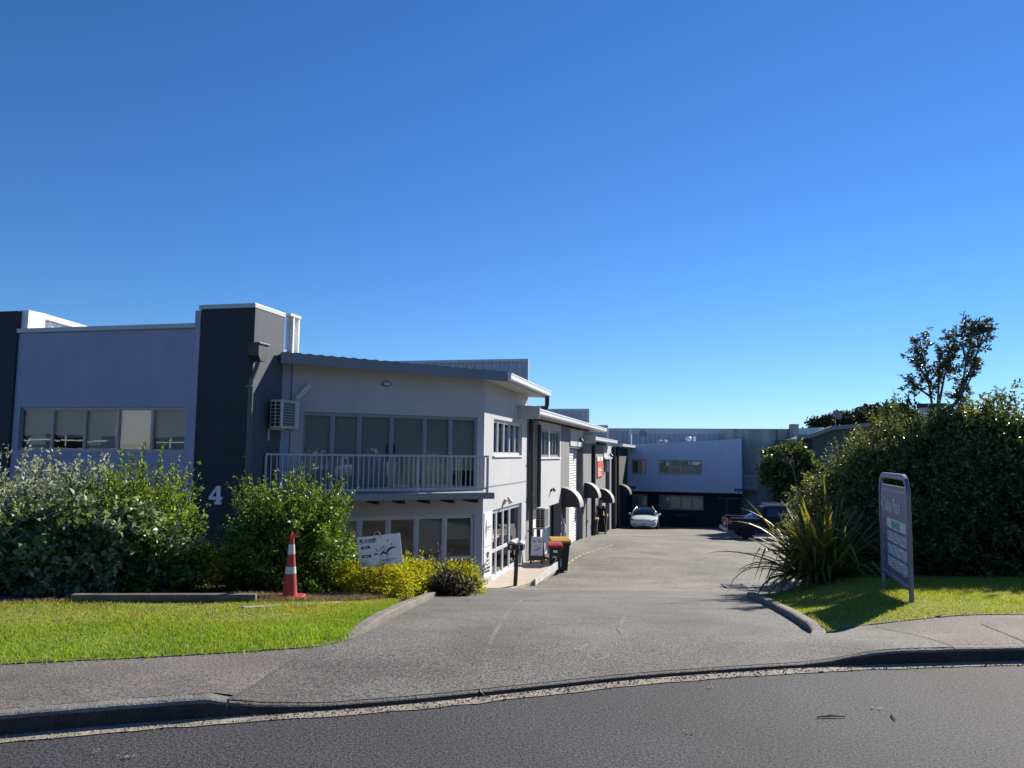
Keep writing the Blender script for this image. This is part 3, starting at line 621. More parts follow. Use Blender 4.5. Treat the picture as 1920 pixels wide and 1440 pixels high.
# ================================================================ units along the driveway
def eave(fr, parent, x0, x1, yz, y0, ovh, mat=FASCIA):
    pass
def gutter_roof(parent, a0, a1, z, ovh, rise, backd=7.0, endcap=True):
    p0, p1 = FS.p(a0, ovh, z), FS.p(a1, ovh, z); b0, b1 = FS.p(a0, -backd, z+rise), FS.p(a1, -backd, z+rise); dn = Vector((0, 0, -.2))
    mb = MB(); mb.mat(0); mb.face([p0, p1, b1, b0]); mb.mat(1); mb.face([p0+dn, p1+dn, b1+dn, b0+dn]); mb.mat(0)
    for q, r in ((p0, p1), (p1, b1), (b1, b0), (b0, p0)): mb.face([q+dn, r+dn, r, q])
    ro = mb.build('roof', [FLASH, SOFFIT], parent)
    gm = MB(); gm.prism([p0+o_*x+up*zz for x, zz in [(.0, -.03), (.0, -.2), (.1, -.2), (.13, -.16), (.13, -.05), (.15, -.05), (.15, .0), (.02, .0)]], p1-p0); gm.build('gutter', TRIM, ro)
    if endcap: em = MB(); em.box8([FS.p(a0-.06, ovh-1.05, z-.34), FS.p(a0-.06, ovh+.17, z-.34), FS.p(a0-.003, ovh+.17, z-.34), FS.p(a0-.003, ovh-1.05, z-.34), FS.p(a0-.06, ovh-1.05, z+.14), FS.p(a0-.06, ovh+.17, z+.06), FS.p(a0-.003, ovh+.17, z+.06), FS.p(a0-.003, ovh-1.05, z+.14)]); em.build('barge_end', FLASH, ro, bevel=.01)
    return ro
def awning(parent, a0, a1, zlow, ztop, proj, mat, rim):
    h = ztop-zlow; n = 14; pts = [(0, 0)] + [(proj*math.sin(math.pi/2*i/n), h*math.cos(math.pi/2*i/n)) for i in range(n+1)]
    mb = MB(); mb.prism([FS.p(a0, .005+b, zlow+z) for b, z in pts[1:]] + [FS.p(a0, .005, zlow)], FS.d*(a1-a0)); o = mb.build('awning', mat, parent)
    rm = MB(); 
    for i in range(1, n+1):
        (b, z), (c, y) = pts[i], pts[i+1]; k = 1.03
        rm.box8([FS.p(a0-.03, b, zlow+z), FS.p(a1+.03, b, zlow+z), FS.p(a1+.03, c, zlow+y), FS.p(a0-.03, c, zlow+y), FS.p(a0-.03, b*k, zlow+z*k+.004), FS.p(a1+.03, b*k, zlow+z*k+.004), FS.p(a1+.03, c*k, zlow+y*k+.004), FS.p(a0-.03, c*k, zlow+y*k+.004)])
    rm.build('awning_cover', rim, o)
AWN = M('dark awning end', (.035, .035, .04), .6, .1, 4); AWNC = M('pale awning fabric', (.3, .3, .29), .7, .12, 5)  # dark ends, paler curved cover
ROLL_ = M('white roller door', (.52, .52, .515), .5, .06, 2)
def roller(parent, a0, a1, z0, z1, b=-.25, mat=None):
    mb = MB(); n = int((z1-z0)/.12); pr = []
    for i in range(n):
        z = z0+(z1-z0)*i/n; h = (z1-z0)/n; pr += [(b, z), (b+.025, z+h*.25), (b+.025, z+h*.75)]
    pr.append((b, z1))
    for (x, z), (y, w_) in zip(pr, pr[1:]): mb.face([FS.p(a0, x, z), FS.p(a1, x, z), FS.p(a1, y, w_), FS.p(a0, y, w_)])
    return mb.build('roller_door', mat or ROLL_, parent)
def pipe(parent, a, b, z0, z1, r=.06, mat=None, name='downpipe'):
    mb = MB(); mb.tube([FS.p(a, b, z0), FS.p(a, b, z1)], r, 12); return mb.build(name, mat or DARKM, parent)

# ---- second unit
U2a = apx(FS, 1001, 850); U2w = apx(FS, 1010, 850); U2b = apx(FS, 1051.5, 850); U2e = apx(FS, 1111, 850)
zb2 = -3.2
g2 = empty('workshop_unit', (*FS.p(14, -3, 0).xy, -2.2), 'pale and mid grey workshop beside the corner office with white roller door', 'building')
w20, w2z1 = FS.px(1012, 803); w21 = apx(FS, 1050, 820); w2z0 = zpx(FS, 1030, 857); zover = zpx(FS, 1030, 948.5)
zr2 = zpx(FS, 1011, 785, .55)
wall(FS, U2w, U2b, zover, zr2+.05, W_LIGHT, g2, [(w20, w21, w2z0, w2z1)], ends=True, name='upper_wall')
mb = MB(); FS.quad(mb, U2w, U2b, zover, zover, 0); mb.face([FS.p(U2w, 0, zover), FS.p(U2b, 0, zover), FS.p(U2b, -.6, zover), FS.p(U2w, -.6, zover)]); mb.build('overhang_soffit', SOFFIT, g2)
wm = (w20+w21)/2
window(FS, w20, wm-.1, w2z0, w2z1, k(w20, wm-.1, 3), g2, b=-.09, blind=[0, 0, 0], fw=.06, name='upper_window')
window(FS, wm+.1, w21, w2z0, w2z1, k(wm+.1, w21, 3), g2, b=-.09, blind=[0, 0, 0], fw=.06, name='upper_window')
mb = MB(); FS.box(mb, wm-.1, wm+.1, -.12, -.04, w2z0, w2z1); FS.box(mb, w20-.05, w21+.05, -.05, .06, w2z0-.07, w2z0-.003); mb.build('window_sill', TRIM, g2)
mb = MB(); FS.box(mb, S1+.02, U2w-.02, -.7, -.35, BASE, zr2); mb.build('recess_wall', W_MID, g2)
ub = -.42; ub1 = apx(FS, 1046, 1000, ub)
blk = MB(); FS.box(blk, U2a-.6, ub1, ub-.2, ub, zb2, zover-.002); lo = blk.build('block_wall', W_BLOCK, g2)
bj = MB(); z = zb2+.1
while z < zover-.1: FS.box(bj, U2a-.6, ub1-.01, ub-.005, ub+.0015, z-.006, z+.006); z += .2
bj.build('mortar_joint', M('mortar', (.5, .5, .49), .9), lo)
rd0 = apx(FS, 1066.5, 950, -.25); rd1 = apx(FS, 1086.5, 950, -.25); rdz = zpx(FS, 1075, 841)
c0 = U2b; ra0 = apx(FS, 1067.5, 900); ra1 = apx(FS, 1091, 900)
wall(FS, c0+.003, U2e, zb2, zr2+.05, W_MID, g2, [(ra0, ra1, zb2, rdz+.02), (c0+.35, c0+1.4, zb2, zpx(FS, 1057, 945))], t=.28, ends=True)
roller(g2, ra0, ra1, zb2, rdz)
ld = MB(); lz0 = zpx(FS, 1080, 837); lz1 = zpx(FS, 1080, 795); FS.box(ld, ra0+.01, ra1-.01, .002, .05, lz0, zr2); ld.build('lintel_panel', W_LIGHT, g2)
dj = MB(); FS.box(dj, ra1+.02, ra1+.35, -.01, .02, zb2, rdz+.1); dj.build('door_jamb', DARKM, g2)
dd = MB(); FS.box(dd, c0+.35, c0+1.4, -.28, -.2, zb2, zpx(FS, 1057, 945)); dr = dd.build('entry_door', DARKM, g2); hh = MB(); FS.box(hh, c0+1.2, c0+1.26, -.2, -.12, -1.3, -1.0); hh.build('door_handle', TRIM, dr)
aw0 = apx(FS, 1053, 930); awl = zpx(FS, 1060, 948); awt = zpx(FS, 1055, 915); awp = FS.loc(onz(1088, 947, awl))[1]
ap = .78
awning(g2, aw0, aw0+1.0, awl, awt, ap, AWN, AWNC)
gutter_roof(g2, apx(FS, 1003, 780, .55), apx(FS, 1134, 812, .55)-.1, zpx(FS, 1011, 768, .55), .55, .3)
pipe(g2, U2w-.18, .06, zb2, zr2-.1, .07); pipe(g2, apx(FS, 1110, 900), .1, zb2, zpx(FS, 1112, 835), .1)
body = MB(); FS.box(body, S1+.02, U2e, -9, -.8, zb2, zr2-.1); body.build('roof_mass', W_MID, g2)
FP2 = Fr(FS.p(apx(FS, 1105, 790), 0, 0), UD); zp = zpx(FP2, 1100, 766.5)
pm = MB(); corrugated(FP2, -7, -.1, zp-3, zp-.12, -.02, pm, .35, .04); pw = pm.build('party_wall', CORR, g2)
pm = MB(); FP2.box(pm, -7, .0, -.14, .06, zp-.12, zp); FP2.box(pm, -.12, .0, -.12, .05, zp-3, zp-.122); pm.build('parapet_trim', FLASH, pw)

# ---- third unit
U3a = U2e+.02; U3b = apx(FS, 1150, 880); zb3 = -4
g3 = empty('workshop_unit', (*FS.p(27, -3, 0).xy, -2.8), 'grey workshop unit with two barrel awnings and a red and white wall sign', 'building')
zr3 = zpx(FS, 1120, 833, .5); r30 = apx(FS, 1131, 900); r31 = apx(FS, 1143, 900); r3z = zpx(FS, 1137, 862)
e0_ = apx(FS, 1097, 950); 
wall(FS, U3a, U3b, zb3, zr3+.03, W_MID, g3, [(r30, r31, zb3, r3z)], t=.3)
roller(g3, r30, r31, zb3, r3z, mat=W_MID)
ld = MB(); FS.box(ld, r30-.1, r31+.1, .002, .06, zpx(FS, 1136, 857), zr3); ld.build('lintel_panel', W_LIGHT, g3)
ld = MB(); FS.box(ld, r30-.15, r31+.15, .002, .16, zpx(FS, 1136, 857)-.12, zpx(FS, 1136, 857)-.003); ld.build('lintel_ledge', TRIM, g3)
aw0 = apx(FS, 1095.5, 930); awning(g2, aw0, aw0+1.0, zpx(FS, 1100, 932), zpx(FS, 1097, 905.5), .72, AWN, AWNC)
aw0 = apx(FS, 1125, 930); awning(g3, aw0, aw0+1.0, zpx(FS, 1130, 940.5), zpx(FS, 1126, 917), .74, AWN, AWNC)
gd = MB(); a = apx(FS, 1099, 960); FS.box(gd, a, a+1.1, .003, .05, zb3, zpx(FS, 1100, 932)-.05); dr = gd.build('entry_door', M('grey entry door', (.25, .25, .25), .5), g2); hh = MB(); FS.box(hh, a+.05, a+.1, .06, .12, -1.9, -1.7); hh.build('door_handle', TRIM, dr)
gd = MB(); a = apx(FS, 1127, 960); FS.box(gd, a, a+1.2, .003, .05, zb3, zpx(FS, 1130, 940)-.05); gd.build('entry_door', M('pale entry door', (.42, .42, .42), .5), g3)
gutter_roof(g3, apx(FS, 1111, 830, .5), apx(FS, 1154, 836, .5), zpx(FS, 1120, 820, .5), .5, .25)
pipe(g3, apx(FS, 1147.5, 900), .12, zb3, zr3, .12)
body = MB(); FS.box(body, U3a, U3b, -9, -.8, zb3, zr3-.1); body.build('roof_mass', W_MID, g3)
FP3 = Fr(FS.p(apx(FS, 1140, 800), 0, 0), UD); zp = zpx(FP3, 1138, 797)
pm = MB(); corrugated(FP3, -7, -.1, zp-3, zp-.1, -.02, pm, .35, .04); pw = pm.build('party_wall', CORR, g3)
pm = MB(); FP3.box(pm, -7, .0, -.14, .06, zp-.1, zp); FP3.box(pm, -.12, .0, -.12, .05, zp-3, zp-.102); pm.build('parapet_trim', FLASH, pw)
# ---- fourth unit, near-black walls paint in the rear building's shade
FBo = atY(1177, 878, 64.0); FB = Fr((FBo.x, FBo.y), UD)
U4b = FS.loc(FBo)[0]-.4
g4 = empty('workshop_unit', (*FS.p(38, -3, 0).xy, -3.6), 'workshop unit at the far end of the row with shade coloured into its walls', 'building')
zr4 = zpx(FS, 1160, 838, .5)
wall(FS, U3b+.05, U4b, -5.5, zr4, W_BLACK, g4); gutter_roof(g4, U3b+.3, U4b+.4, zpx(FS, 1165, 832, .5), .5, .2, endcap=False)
aw0 = apx(FS, 1160, 930); awning(g4, aw0, aw0+1.6, zpx(FS, 1165, 925), zpx(FS, 1163, 908), .8, W_BLACK, W_BLACK)  # awning coloured near black to sit in the same painted shade
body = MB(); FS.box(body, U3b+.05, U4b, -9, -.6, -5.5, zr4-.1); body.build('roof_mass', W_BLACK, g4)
pipe(g4, apx(FS, 1155, 900), .12, -5, zr4, .1)

# ================================================================ rear building: blue grey upper box over a recessed dark storey
g5 = empty('rear_building', (*FB.p(4.5, -2, 0).xy, -4.2), 'rear building with a plain blue grey upper box, slanted roofline and dark ground floor', 'building')
B1 = apx(FB, 1391, 878); zb = zpx(FB, 1285, 923); zl = zpx(FB, 1178, 834); zrr = zpx(FB, 1390, 822.5)
wa = (apx(FB, 1184), apx(FB, 1211)); wz = (zpx(FB, 1198, 889), zpx(FB, 1198, 861)); wb = (apx(FB, 1235), apx(FB, 1316)); wbz = (zpx(FB, 1276, 890.5), zpx(FB, 1276, 862.5))
wall(FB, 0, B1, zb, zl, W_BACK, g5, [(*wa, *wz), (*wb, *wbz)], ztop=lambda a: zl+(zrr-zl)*a/B1, name='upper_wall')
window(FB, *wa, *wz, [sum(wa)/2], g5, b=-.07, blind=[0, .95], bm=BLINDW, fw=.08, name='upper_window')
window(FB, *wb, *wbz, k(*wb, 4), g5, b=-.07, blind=[.95]*4, fw=.08, name='upper_window')
mb = MB(); FB.box(mb, 0, B1, -9, -.7, zb, zl-.05); FB.box(mb, 0, .25, -9, -.35, zb, zl-.02); FB.box(mb, B1-.25, B1, -9, -.35, zb, zrr-.05); mb.box8([FB.p(0, -.31, zl-.1), FB.p(B1, -.31, zrr-.1), FB.p(B1, -9, zrr-.1), FB.p(0, -9, zl-.1), FB.p(0, -.31, zl-.02), FB.p(B1, -.31, zrr-.02), FB.p(B1, -9, zrr-.02), FB.p(0, -9, zl-.02)]); FB.box(mb, 0, B1, -.69, -.02, zb-.002, zb+.06); mb.build('upper_mass', W_BACK, g5)
la_ = (apx(FB, 1186, 940, -1.2), apx(FB, 1214, 940, -1.2)); lb_ = (apx(FB, 1236, 940, -1.2), apx(FB, 1319, 940, -1.2)); lzz = (zpx(FB, 1276, 956, -1.2), zpx(FB, 1276, 929, -1.2))
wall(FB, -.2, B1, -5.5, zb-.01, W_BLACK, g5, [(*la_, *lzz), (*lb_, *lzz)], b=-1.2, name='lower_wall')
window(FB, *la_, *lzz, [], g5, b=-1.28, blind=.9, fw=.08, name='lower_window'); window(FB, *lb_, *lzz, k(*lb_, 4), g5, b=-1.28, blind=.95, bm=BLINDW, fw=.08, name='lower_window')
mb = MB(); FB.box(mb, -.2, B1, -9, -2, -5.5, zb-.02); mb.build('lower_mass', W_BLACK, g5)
mb = MB(); a0 = apx(FB, 1345, 934, -1.1); FB.box(mb, a0, B1-.02, -1.15, -.95, zpx(FB, 1370, 935.5, -1), zpx(FB, 1370, 933, -1))
for x in (1361, 1364): a = apx(FB, x, 950, -1.1); FB.box(mb, a-.03, a+.03, -1.15, -1.09, -4.6, zpx(FB, 1370, 936, -1))
mb.build('carport_frame', M('dull steel', (.16, .16, .16), .6), g5)
FQ = Fr(FB.p(0, -5, 0), UD); zp = zpx(FQ, 1280, 803.5); q0 = apx(FQ, 1182.5, 820); q1_ = apx(FQ, 1378, 820); ql = apx(FQ, 1139, 820)
pm = MB(); corrugated(FQ, q0+.1, q1_, zl-.6, zp-.45, 0, pm, .42, .05); corrugated(FQ, ql-3, q0-.1, zl-2, zp-.3, -.2, pm, .5, .05); pw = pm.build('ribbed_parapet', CORR, g5)
pm = MB(); FQ.box(pm, q0, q1_, -.1, .1, zp-.5, zp); FQ.box(pm, ql-3, q0-.1, -.3, -.1, zp-.3, zp-.0); pm.build('parapet_cap', FLASH, pw)
pm = MB(); FQ.box(pm, q0-.1, q0+.08, -.2, .14, zl-.8, zp-.003); pm.build('corner_trim', TRIM, pw)
cw = empty('roof_cowl', (*FB.p(apx(FB, 1291, 824, -2.), -2., 0).xy, zl), 'small white roof vent cowl on the rear building', 'roof vent')
mb = MB(); c = FB.p(apx(FB, 1291, 824, -2.), -2., 0); zc = zpx(FB, 1291, 824, -2.); mb.tube([c+up*(zl-.2), c+up*(zc-.1)], .1, 10); mb.build('pipe', TRIM, cw)
mb = MB(); mb.lathe([(.05, -.1), (.24, -.06), (.27, .05), (.2, .2), (.05, .26)], c+up*zc, 14); mb.build('cap', TRIM, cw, smooth=True)
mb = MB(); c = FB.p(apx(FB, 1302, 824, -2.), -2., 0); mb.tube([c+up*(zl-.2), c+up*(zpx(FB, 1302, 819, -2.))], .09, 10); mb.lathe([(.12, -.05), (.12, .05)], c+up*zpx(FB, 1302, 819.5, -2.), 10); tag(mb.build('roof_pipe', TRIM), 'white vent pipe standing on the rear roof', 'vent pipe')
for x, l in ((1237, 'low dark roof vent nearest the dish on the rear roof'), (1246, 'low dark roof vent left of the white cowl on the rear roof')):
    c = FB.p(apx(FB, x, 827, -2.), -2., zpx(FB, x, 829, -2.)); mb = MB(); mb.lathe([(.2, -.8), (.2, 0), (.28, .02), (.26, .12), (.1, .2)], c, 12); tag(mb.build('roof_vent', FLASH), l, 'roof vent', 'low vents on the rear roof')
# raw concrete building behind on the right
g6 = empty('concrete_building', (*FB.p(B1+2, -4, 0).xy, -4.4), 'tall raw concrete tilt panel building with streaked grey walls behind the ute', 'building')
FG = Fr(FB.p(0, -3.5, 0), UD); ca0 = apx(FG, 1378, 850); ca1 = apx(FG, 1481, 850); cz = zpx(FG, 1430, 804)
wall(FG, B1-1.2, ca1, -6, cz, W_CONC, g6)
mb = MB(); FG.box(mb, B1-1.2, ca1, -14, -.31, -6, cz-.2); mb.build('wall_mass', W_CONC, g6)
mb = MB(); pa1 = apx(FG, 1499, 850, .8); pz = zpx(FG, 1492, 795, .8); 
mb.prism([FG.p(ca1, -.4, -6), FG.p(ca1, .8, -6), FG.p(pa1, .8, -6), FG.p(pa1, -.4, -6)], (0, 0, pz+6)); mb.build('pier', W_CONC, g6, bevel=.02)
mb = MB()
for x in (1457, 1478): a = apx(FG, x, 850); FG.box(mb, a-.03, a+.03, .0, .004, -6, cz-.05)
mb.build('panel_joint', W_BLACK, g6)
mb = MB(); s0_ = apx(FG, 1393, 900, .9); s1_ = apx(FG, 1418, 900, .9); sz0 = zpx(FG, 1405, 917, .9); sz1 = zpx(FG, 1405, 891, .9)
FG.box(mb, s0_, s1_, 0.02, .95, sz0-.12, sz0-.003); bk = mb.build('landing', W_CONC, g6)
mb = MB(); FG.box(mb, s0_, s1_, .88, .94, sz1-.07, sz1); FG.box(mb, s0_, s1_, .89, .93, sz0+.1, sz0+.16); FG.box(mb, s1_-.06, s1_, .0, .87, sz1-.07, sz1)
q = FG.p(s0_, .91, sz1); q2 = FG.p(apx(FG, 1390.5, 876, .9), .91, zpx(FG, 1390.5, 876, .9)); mb.tube([q, q2], .05, 8)
rr = mb.build('landing_railing', TRIM, g6)
for i in range(11):
    b_ = MB(); a = s0_+(s1_-s0_)*i/10; FG.box(b_, a-.02, a+.02, .895, .925, sz0, sz1-.07); b_.build('baluster', TRIM, rr)
# ================================================================ green building and far white building behind the hedge
FE = Fr(atY(1520, 850, 56).xy, (1, -.12)); g7 = empty('green_building', (*FE.p(6, -3, 0).xy, -3.5), 'sage green low gabled building with pale barge boards behind the hedge', 'building')
def fp(x, y, b=0): a, z = FE.px(x, y, b); return FE.p(a, b, z)
mb = MB(); pts = [fp(1500, 822), fp(1517, 820), fp(1560, 805), fp(1640, 799), fp(1730, 797)]; lo_ = [Vector((p.x, p.y, -5)) for p in pts]
for i in range(4): mb.face([lo_[i], lo_[i+1], pts[i+1], pts[i]])
back = [p-FE.n*10 for p in pts]
for i in range(4): mb.face([pts[i], pts[i+1], back[i+1], back[i]])
mb.face([lo_[0], pts[0], back[0], Vector((back[0].x, back[0].y, -5))]); mb.build('wall', W_GREEN, g7)
mb = MB(); GB = M('pale green barge board', (.26, .3, .27), .6)
for (x0, y0, x1, y1) in ((1497, 819, 1518, 819), (1518, 819, 1561, 803), (1561, 803, 1640, 796.5), (1640, 796.5, 1730, 794)):
    mb.prism([fp(x0, y0-4.5, .5), fp(x1, y1-4.5, .5), fp(x1, y1+3, .5), fp(x0, y0+3, .5)], -FE.n*.55)
mb.build('barge_board', GB, g7)
mb = MB(); p, q = fp(1499, 803, -.3), fp(1545, 801, -.3); p2, q2 = fp(1499, 818, -.3), fp(1545, 806, -.3)
mb.prism([p2, q2, q, p], -FE.n*.2); mb.build('roof_edge', CORRW, g7)
mb = MB(); a0 = apx(FE, 1546, 850); 
for i in range(14): z = zpx(FE, 1550, 838)-i*.16; FE.box(mb, a0+.1, a0+.8, .004, .04, z-.05, z+.05)
mb.build('louvre_vent', GB, g7)
mb = MB(); FE.box(mb, apx(FE, 1500, 850)+.02, apx(FE, 1522, 850), .003, .08, -5, zpx(FE, 1510, 824)); mb.build('recess_shade', W_BLACK, g7)  # near-black slab on the wall face, painted shade in place of a recess
mb = MB(); FE.box(mb, apx(FE, 1538, 890), apx(FE, 1556, 890), .003, .06, zpx(FE, 1545, 905), zpx(FE, 1545, 889)); mb.build('lower_window', GLASS, g7)
FW = Fr(atY(1745, 770, 48).xy, (.86, -.5)); g8 = empty('white_building', (*FW.p(0, -3, 0).xy, -2), 'pale flat topped building corner just showing above the hedge under the sapling', 'building')
a0, z1 = FW.px(1722, 757); a1 = apx(FW, 1772, 770)
mb = MB(); FW.box(mb, a0, a1, -4, 0, -4, z1-.25); mb.build('wall', W_LIGHT, g8)
mb = MB(); FW.box(mb, a0-.1, a1+.1, -4.1, .12, z1-.248, z1); mb.build('parapet_cap', W_DARK, g8)
# ---------------------------------------------------------------- plants
def leaf_mesh(name, P, Dr, Ln, Wd, mat, parent, seed=0, fold=.18, curl=.12):
    g = np.random.default_rng(seed); n = len(P); Dr = Dr/np.maximum(1e-6, np.linalg.norm(Dr, axis=1))[:, None]
    rv = g.normal(0, 1, (n, 3)); rv[:, 2] += .0; S = np.cross(Dr, rv); S /= np.maximum(1e-6, np.linalg.norm(S, axis=1))[:, None]; N = np.cross(S, Dr)
    N *= np.where(N[:, 2] < 0, -1, 1)[:, None]
    Ln = Ln[:, None]; Wd = Wd[:, None]
    v = np.zeros((n, 4, 3)); v[:, 0] = P; v[:, 1] = P+Dr*Ln*.5+S*Wd*.5+N*Ln*fold*.5; v[:, 2] = P+Dr*Ln-N*Ln*curl; v[:, 3] = P+Dr*Ln*.5-S*Wd*.5+N*Ln*fold*.5
    off = np.array(root_loc(parent).location); v -= off
    me = bpy.data.meshes.new(name); me.vertices.add(n*4); me.vertices.foreach_set('co', v.ravel())
    me.loops.add(n*4); me.loops.foreach_set('vertex_index', np.arange(n*4, dtype=np.int32)); me.polygons.add(n)
    me.polygons.foreach_set('loop_start', (np.arange(n)*4).astype(np.int32)); me.update(calc_edges=True)
    me.materials.append(mat); o = bpy.data.objects.new(name, me); COL.objects.link(o); o.parent = parent; return o
def unit(v): return v/np.maximum(1e-6, np.linalg.norm(v, axis=-1, keepdims=True))
def twig_leaves(g, st, dr, ln, per, leaf, wr, spread=.8, jit=.02):
    n = len(st); t = g.random((n, per)); P = st[:, None]+dr[:, None]*(ln[:, None]*t)[..., None] + g.normal(0, jit, (n, per, 3))
    rv = unit(g.normal(0, 1, (n, per, 3))); Dv = dr[:, None]*.6 + rv*spread
    L = leaf*g.uniform(.45, 1.4, (n, per)); return P.reshape(-1, 3), Dv.reshape(-1, 3), L.ravel(), (L*wr*g.uniform(.8, 1.2, (n, per))).ravel()
STEM = M('brown stems', (.09, .065, .045), .9, .3, 20); STEMG = M('grey branch bark', (.16, .14, .12), .9, .3, 15)
def shrub(name, label, base, rx, ry, h, ntw, per, leaf, wr, mat, seed, shoots=0, shl=.4, cat='shrub', group=None, up=.55, lump=.22, low=.02, inner=.25, stems=9, twl=(.14, .32), profile=None, stem_mat=None, spread=.8, lift=0.):
    g = np.random.default_rng(seed); bz = H(base[0], base[1]); leaf *= 1.22; per = int(per*.88)
    root = empty(name, (base[0], base[1], bz), label, cat, group); C = np.array((base[0], base[1], bz))
    u = unit(g.normal(0, 1, (ntw, 3))); u[:, 2] = np.where(u[:, 2] > .9, -u[:, 2], u[:, 2])
    ph = g.random(6)*6.28
    bump = 1 + lump*(np.sin(u[:, 0]*3.1+ph[0]+u[:, 2]*2)*np.sin(u[:, 1]*3.4+ph[1]+u[:, 2]*3) + .6*np.sin(u[:, 0]*6.5+ph[2])*np.sin(u[:, 2]*7+ph[3]) + .4*np.sin(u[:, 1]*9+ph[4]+u[:, 2]*11))
    r = (inner + (1-inner)*g.random(ntw)**.45)*bump
    # elliptical body, wider above the base
    hz = np.sqrt(u[:, 0]**2+u[:, 1]**2); fat = np.where((u[:, 2] < 0) & (lift == 0), (1-.2*u[:, 2]**2)/np.maximum(hz, .15), 1)
    P = np.stack([u[:, 0]*fat*rx*r, u[:, 1]*fat*ry*r, lift + (h-lift)*.5 + u[:, 2]*(h-lift)*.5*r], 1)
    P[:, 2] = np.maximum(P[:, 2], low + g.random(ntw)*.12)
    P += C; dr = unit(unit(P-(C+np.array((0, 0, h*.35))))*.7 + np.array((0, 0, up))*np.clip(.35+u[:, 2:3]*1.2, .0, 1.) + g.normal(0, .35, (ntw, 3)))
    ln = g.uniform(*twl, ntw); arr = [twig_leaves(g, P, dr, ln, per, leaf, wr, spread)]
    if shoots:
        a = g.random(shoots)*6.28; q = np.sqrt(g.random(shoots))*.92; S = np.stack([np.cos(a)*q*rx, np.sin(a)*q*ry, h*(.5+.5*np.sqrt(np.maximum(0, 1-q*q)))*.93], 1)+C
        sd_ = unit(np.stack([np.cos(a)*q*.55, np.sin(a)*q*.45, np.ones(shoots)], 1)+g.normal(0, .16, (shoots, 3))); sl = shl*g.uniform(.5, 1.25, shoots)
        arr.append(twig_leaves(g, S, sd_, sl, int(per*1.7), leaf*.85, wr, spread*.85, .012))
    P_, D_, L_, W_ = [np.concatenate(x) for x in zip(*arr)]
    leaf_mesh('foliage', P_, D_, L_, W_, mat, root, seed)
    mb = MB()
    for i in range(stems):
        e = P[g.integers(ntw)]; m = C*.5+e*.5 + g.normal(0, .06, 3); m[2] = C[2]+(e[2]-C[2])*.45; b0 = C+np.array((*g.normal(0, rx*.12, 2), -.05))
        mb.tube([b0, b0*.55+m*.45+np.array((0, 0, .05)), m, e], [.022, .018, .013, .006], 6)
    if shoots:
        for i in range(shoots): mb.tube([S[i]-sd_[i]*.15, S[i]+sd_[i]*sl[i]*.96], [.007, .003], 4, cap=False)
    mb.build('stem', stem_mat or STEM, root); return root
OLEAR = leafmat('silvery leaf', [(0.095, 0.118, 0.088), (0.206, 0.239, 0.190), (0.366, 0.412, 0.365), (0.546, 0.588, 0.579)], .55, .28)
OLEAD = leafmat('olive leaf', [(0.025, 0.042, 0.018), (0.066, 0.103, 0.045), (0.142, 0.195, 0.098), (0.303, 0.362, 0.233)], .33, .28)
GLOSS = leafmat('glossy green leaf', [(0.017, 0.034, 0.008), (0.049, 0.094, 0.015), (0.119, 0.188, 0.029), (0.242, 0.339, 0.065)], .3, .34, .6)
PITTO = leafmat('pittosporum leaf', [(0.026, 0.050, 0.008), (0.076, 0.134, 0.016), (0.160, 0.240, 0.029), (0.300, 0.390, 0.060)], .35, .38)
YELL = leafmat('golden leaf', [(.06, .09, .008), (.18, .23, .01), (.36, .36, .012), (.54, .46, .03)], .5, .4)
PURP = leafmat('purple leaf', [(.02, .02, .014), (.04, .038, .024), (.085, .075, .05)], .45, .25)
HEDG = leafmat('dark hedge leaf', [(0.015, 0.027, 0.010), (0.044, 0.068, 0.021), (0.100, 0.134, 0.046), (0.225, 0.263, 0.117)], .3, .3, .6)
HEDG2 = leafmat('olive hedge leaf', [(0.021, 0.030, 0.013), (0.060, 0.079, 0.029), (0.135, 0.161, 0.065), (0.267, 0.292, 0.164)], .31, .32, .6)
FLAXM = leafmat('flax leaf', [(.028, .04, .012), (.075, .095, .022), (.16, .165, .04), (.28, .18, .055)], .38, .38)
SAPL = leafmat('sapling leaf', [(0.020, 0.026, 0.012), (0.060, 0.066, 0.030), (0.140, 0.140, 0.077)], .3, .22, .6)
PINE = leafmat('far tree leaf', [(0.012, 0.018, 0.010), (0.031, 0.040, 0.019), (0.075, 0.075, 0.038)], .6, .1)
def bpos(x, Y): p = atY(x, 1000, Y); return (p.x, p.y)
GL = 'shrubs along the left bed'
def hgt(x, y, Y): p = atY(x, y, Y); return p.z - H(p.x, p.y)
# left bed, back row then front row
b = bpos(20, 11.2); shrub('silver_shrub', 'tall silvery grey shrub at the left edge under the window band', b, 1.1, .9, hgt(20, 915, 11.2), 1300, 24, .058, .45, OLEAR, 21, 70, .65, group=GL)
b = bpos(130, 11.4); shrub('silver_shrub', 'silver leaved shrub with upright pale shoots below the leftmost window panes', b, .8, .8, hgt(130, 930, 11.4), 850, 24, .056, .45, OLEAR, 22, 55, .7, group=GL)
b = bpos(212, 11.3); shrub('green_shrub', 'bright green pointed shrub in the middle of the left bed', b, .62, .65, hgt(212, 922, 11.3), 950, 26, .046, .5, PITTO, 23, 50, .7, group=GL)
b = bpos(272, 11.2); shrub('green_shrub', 'loose green shrub with arching shoots left of the number four pier', b, .56, .7, hgt(302, 930, 11.2), 850, 24, .045, .5, PITTO, 24, 60, .75, group=GL)
b = bpos(55, 10.2); shrub('broadleaf_shrub', 'dark broad leaved shrub at the front left corner of the bed', b, 1.0, .75, hgt(55, 965, 10.2), 900, 22, .075, .55, OLEAD, 25, 10, .2, group=GL, low=.12)
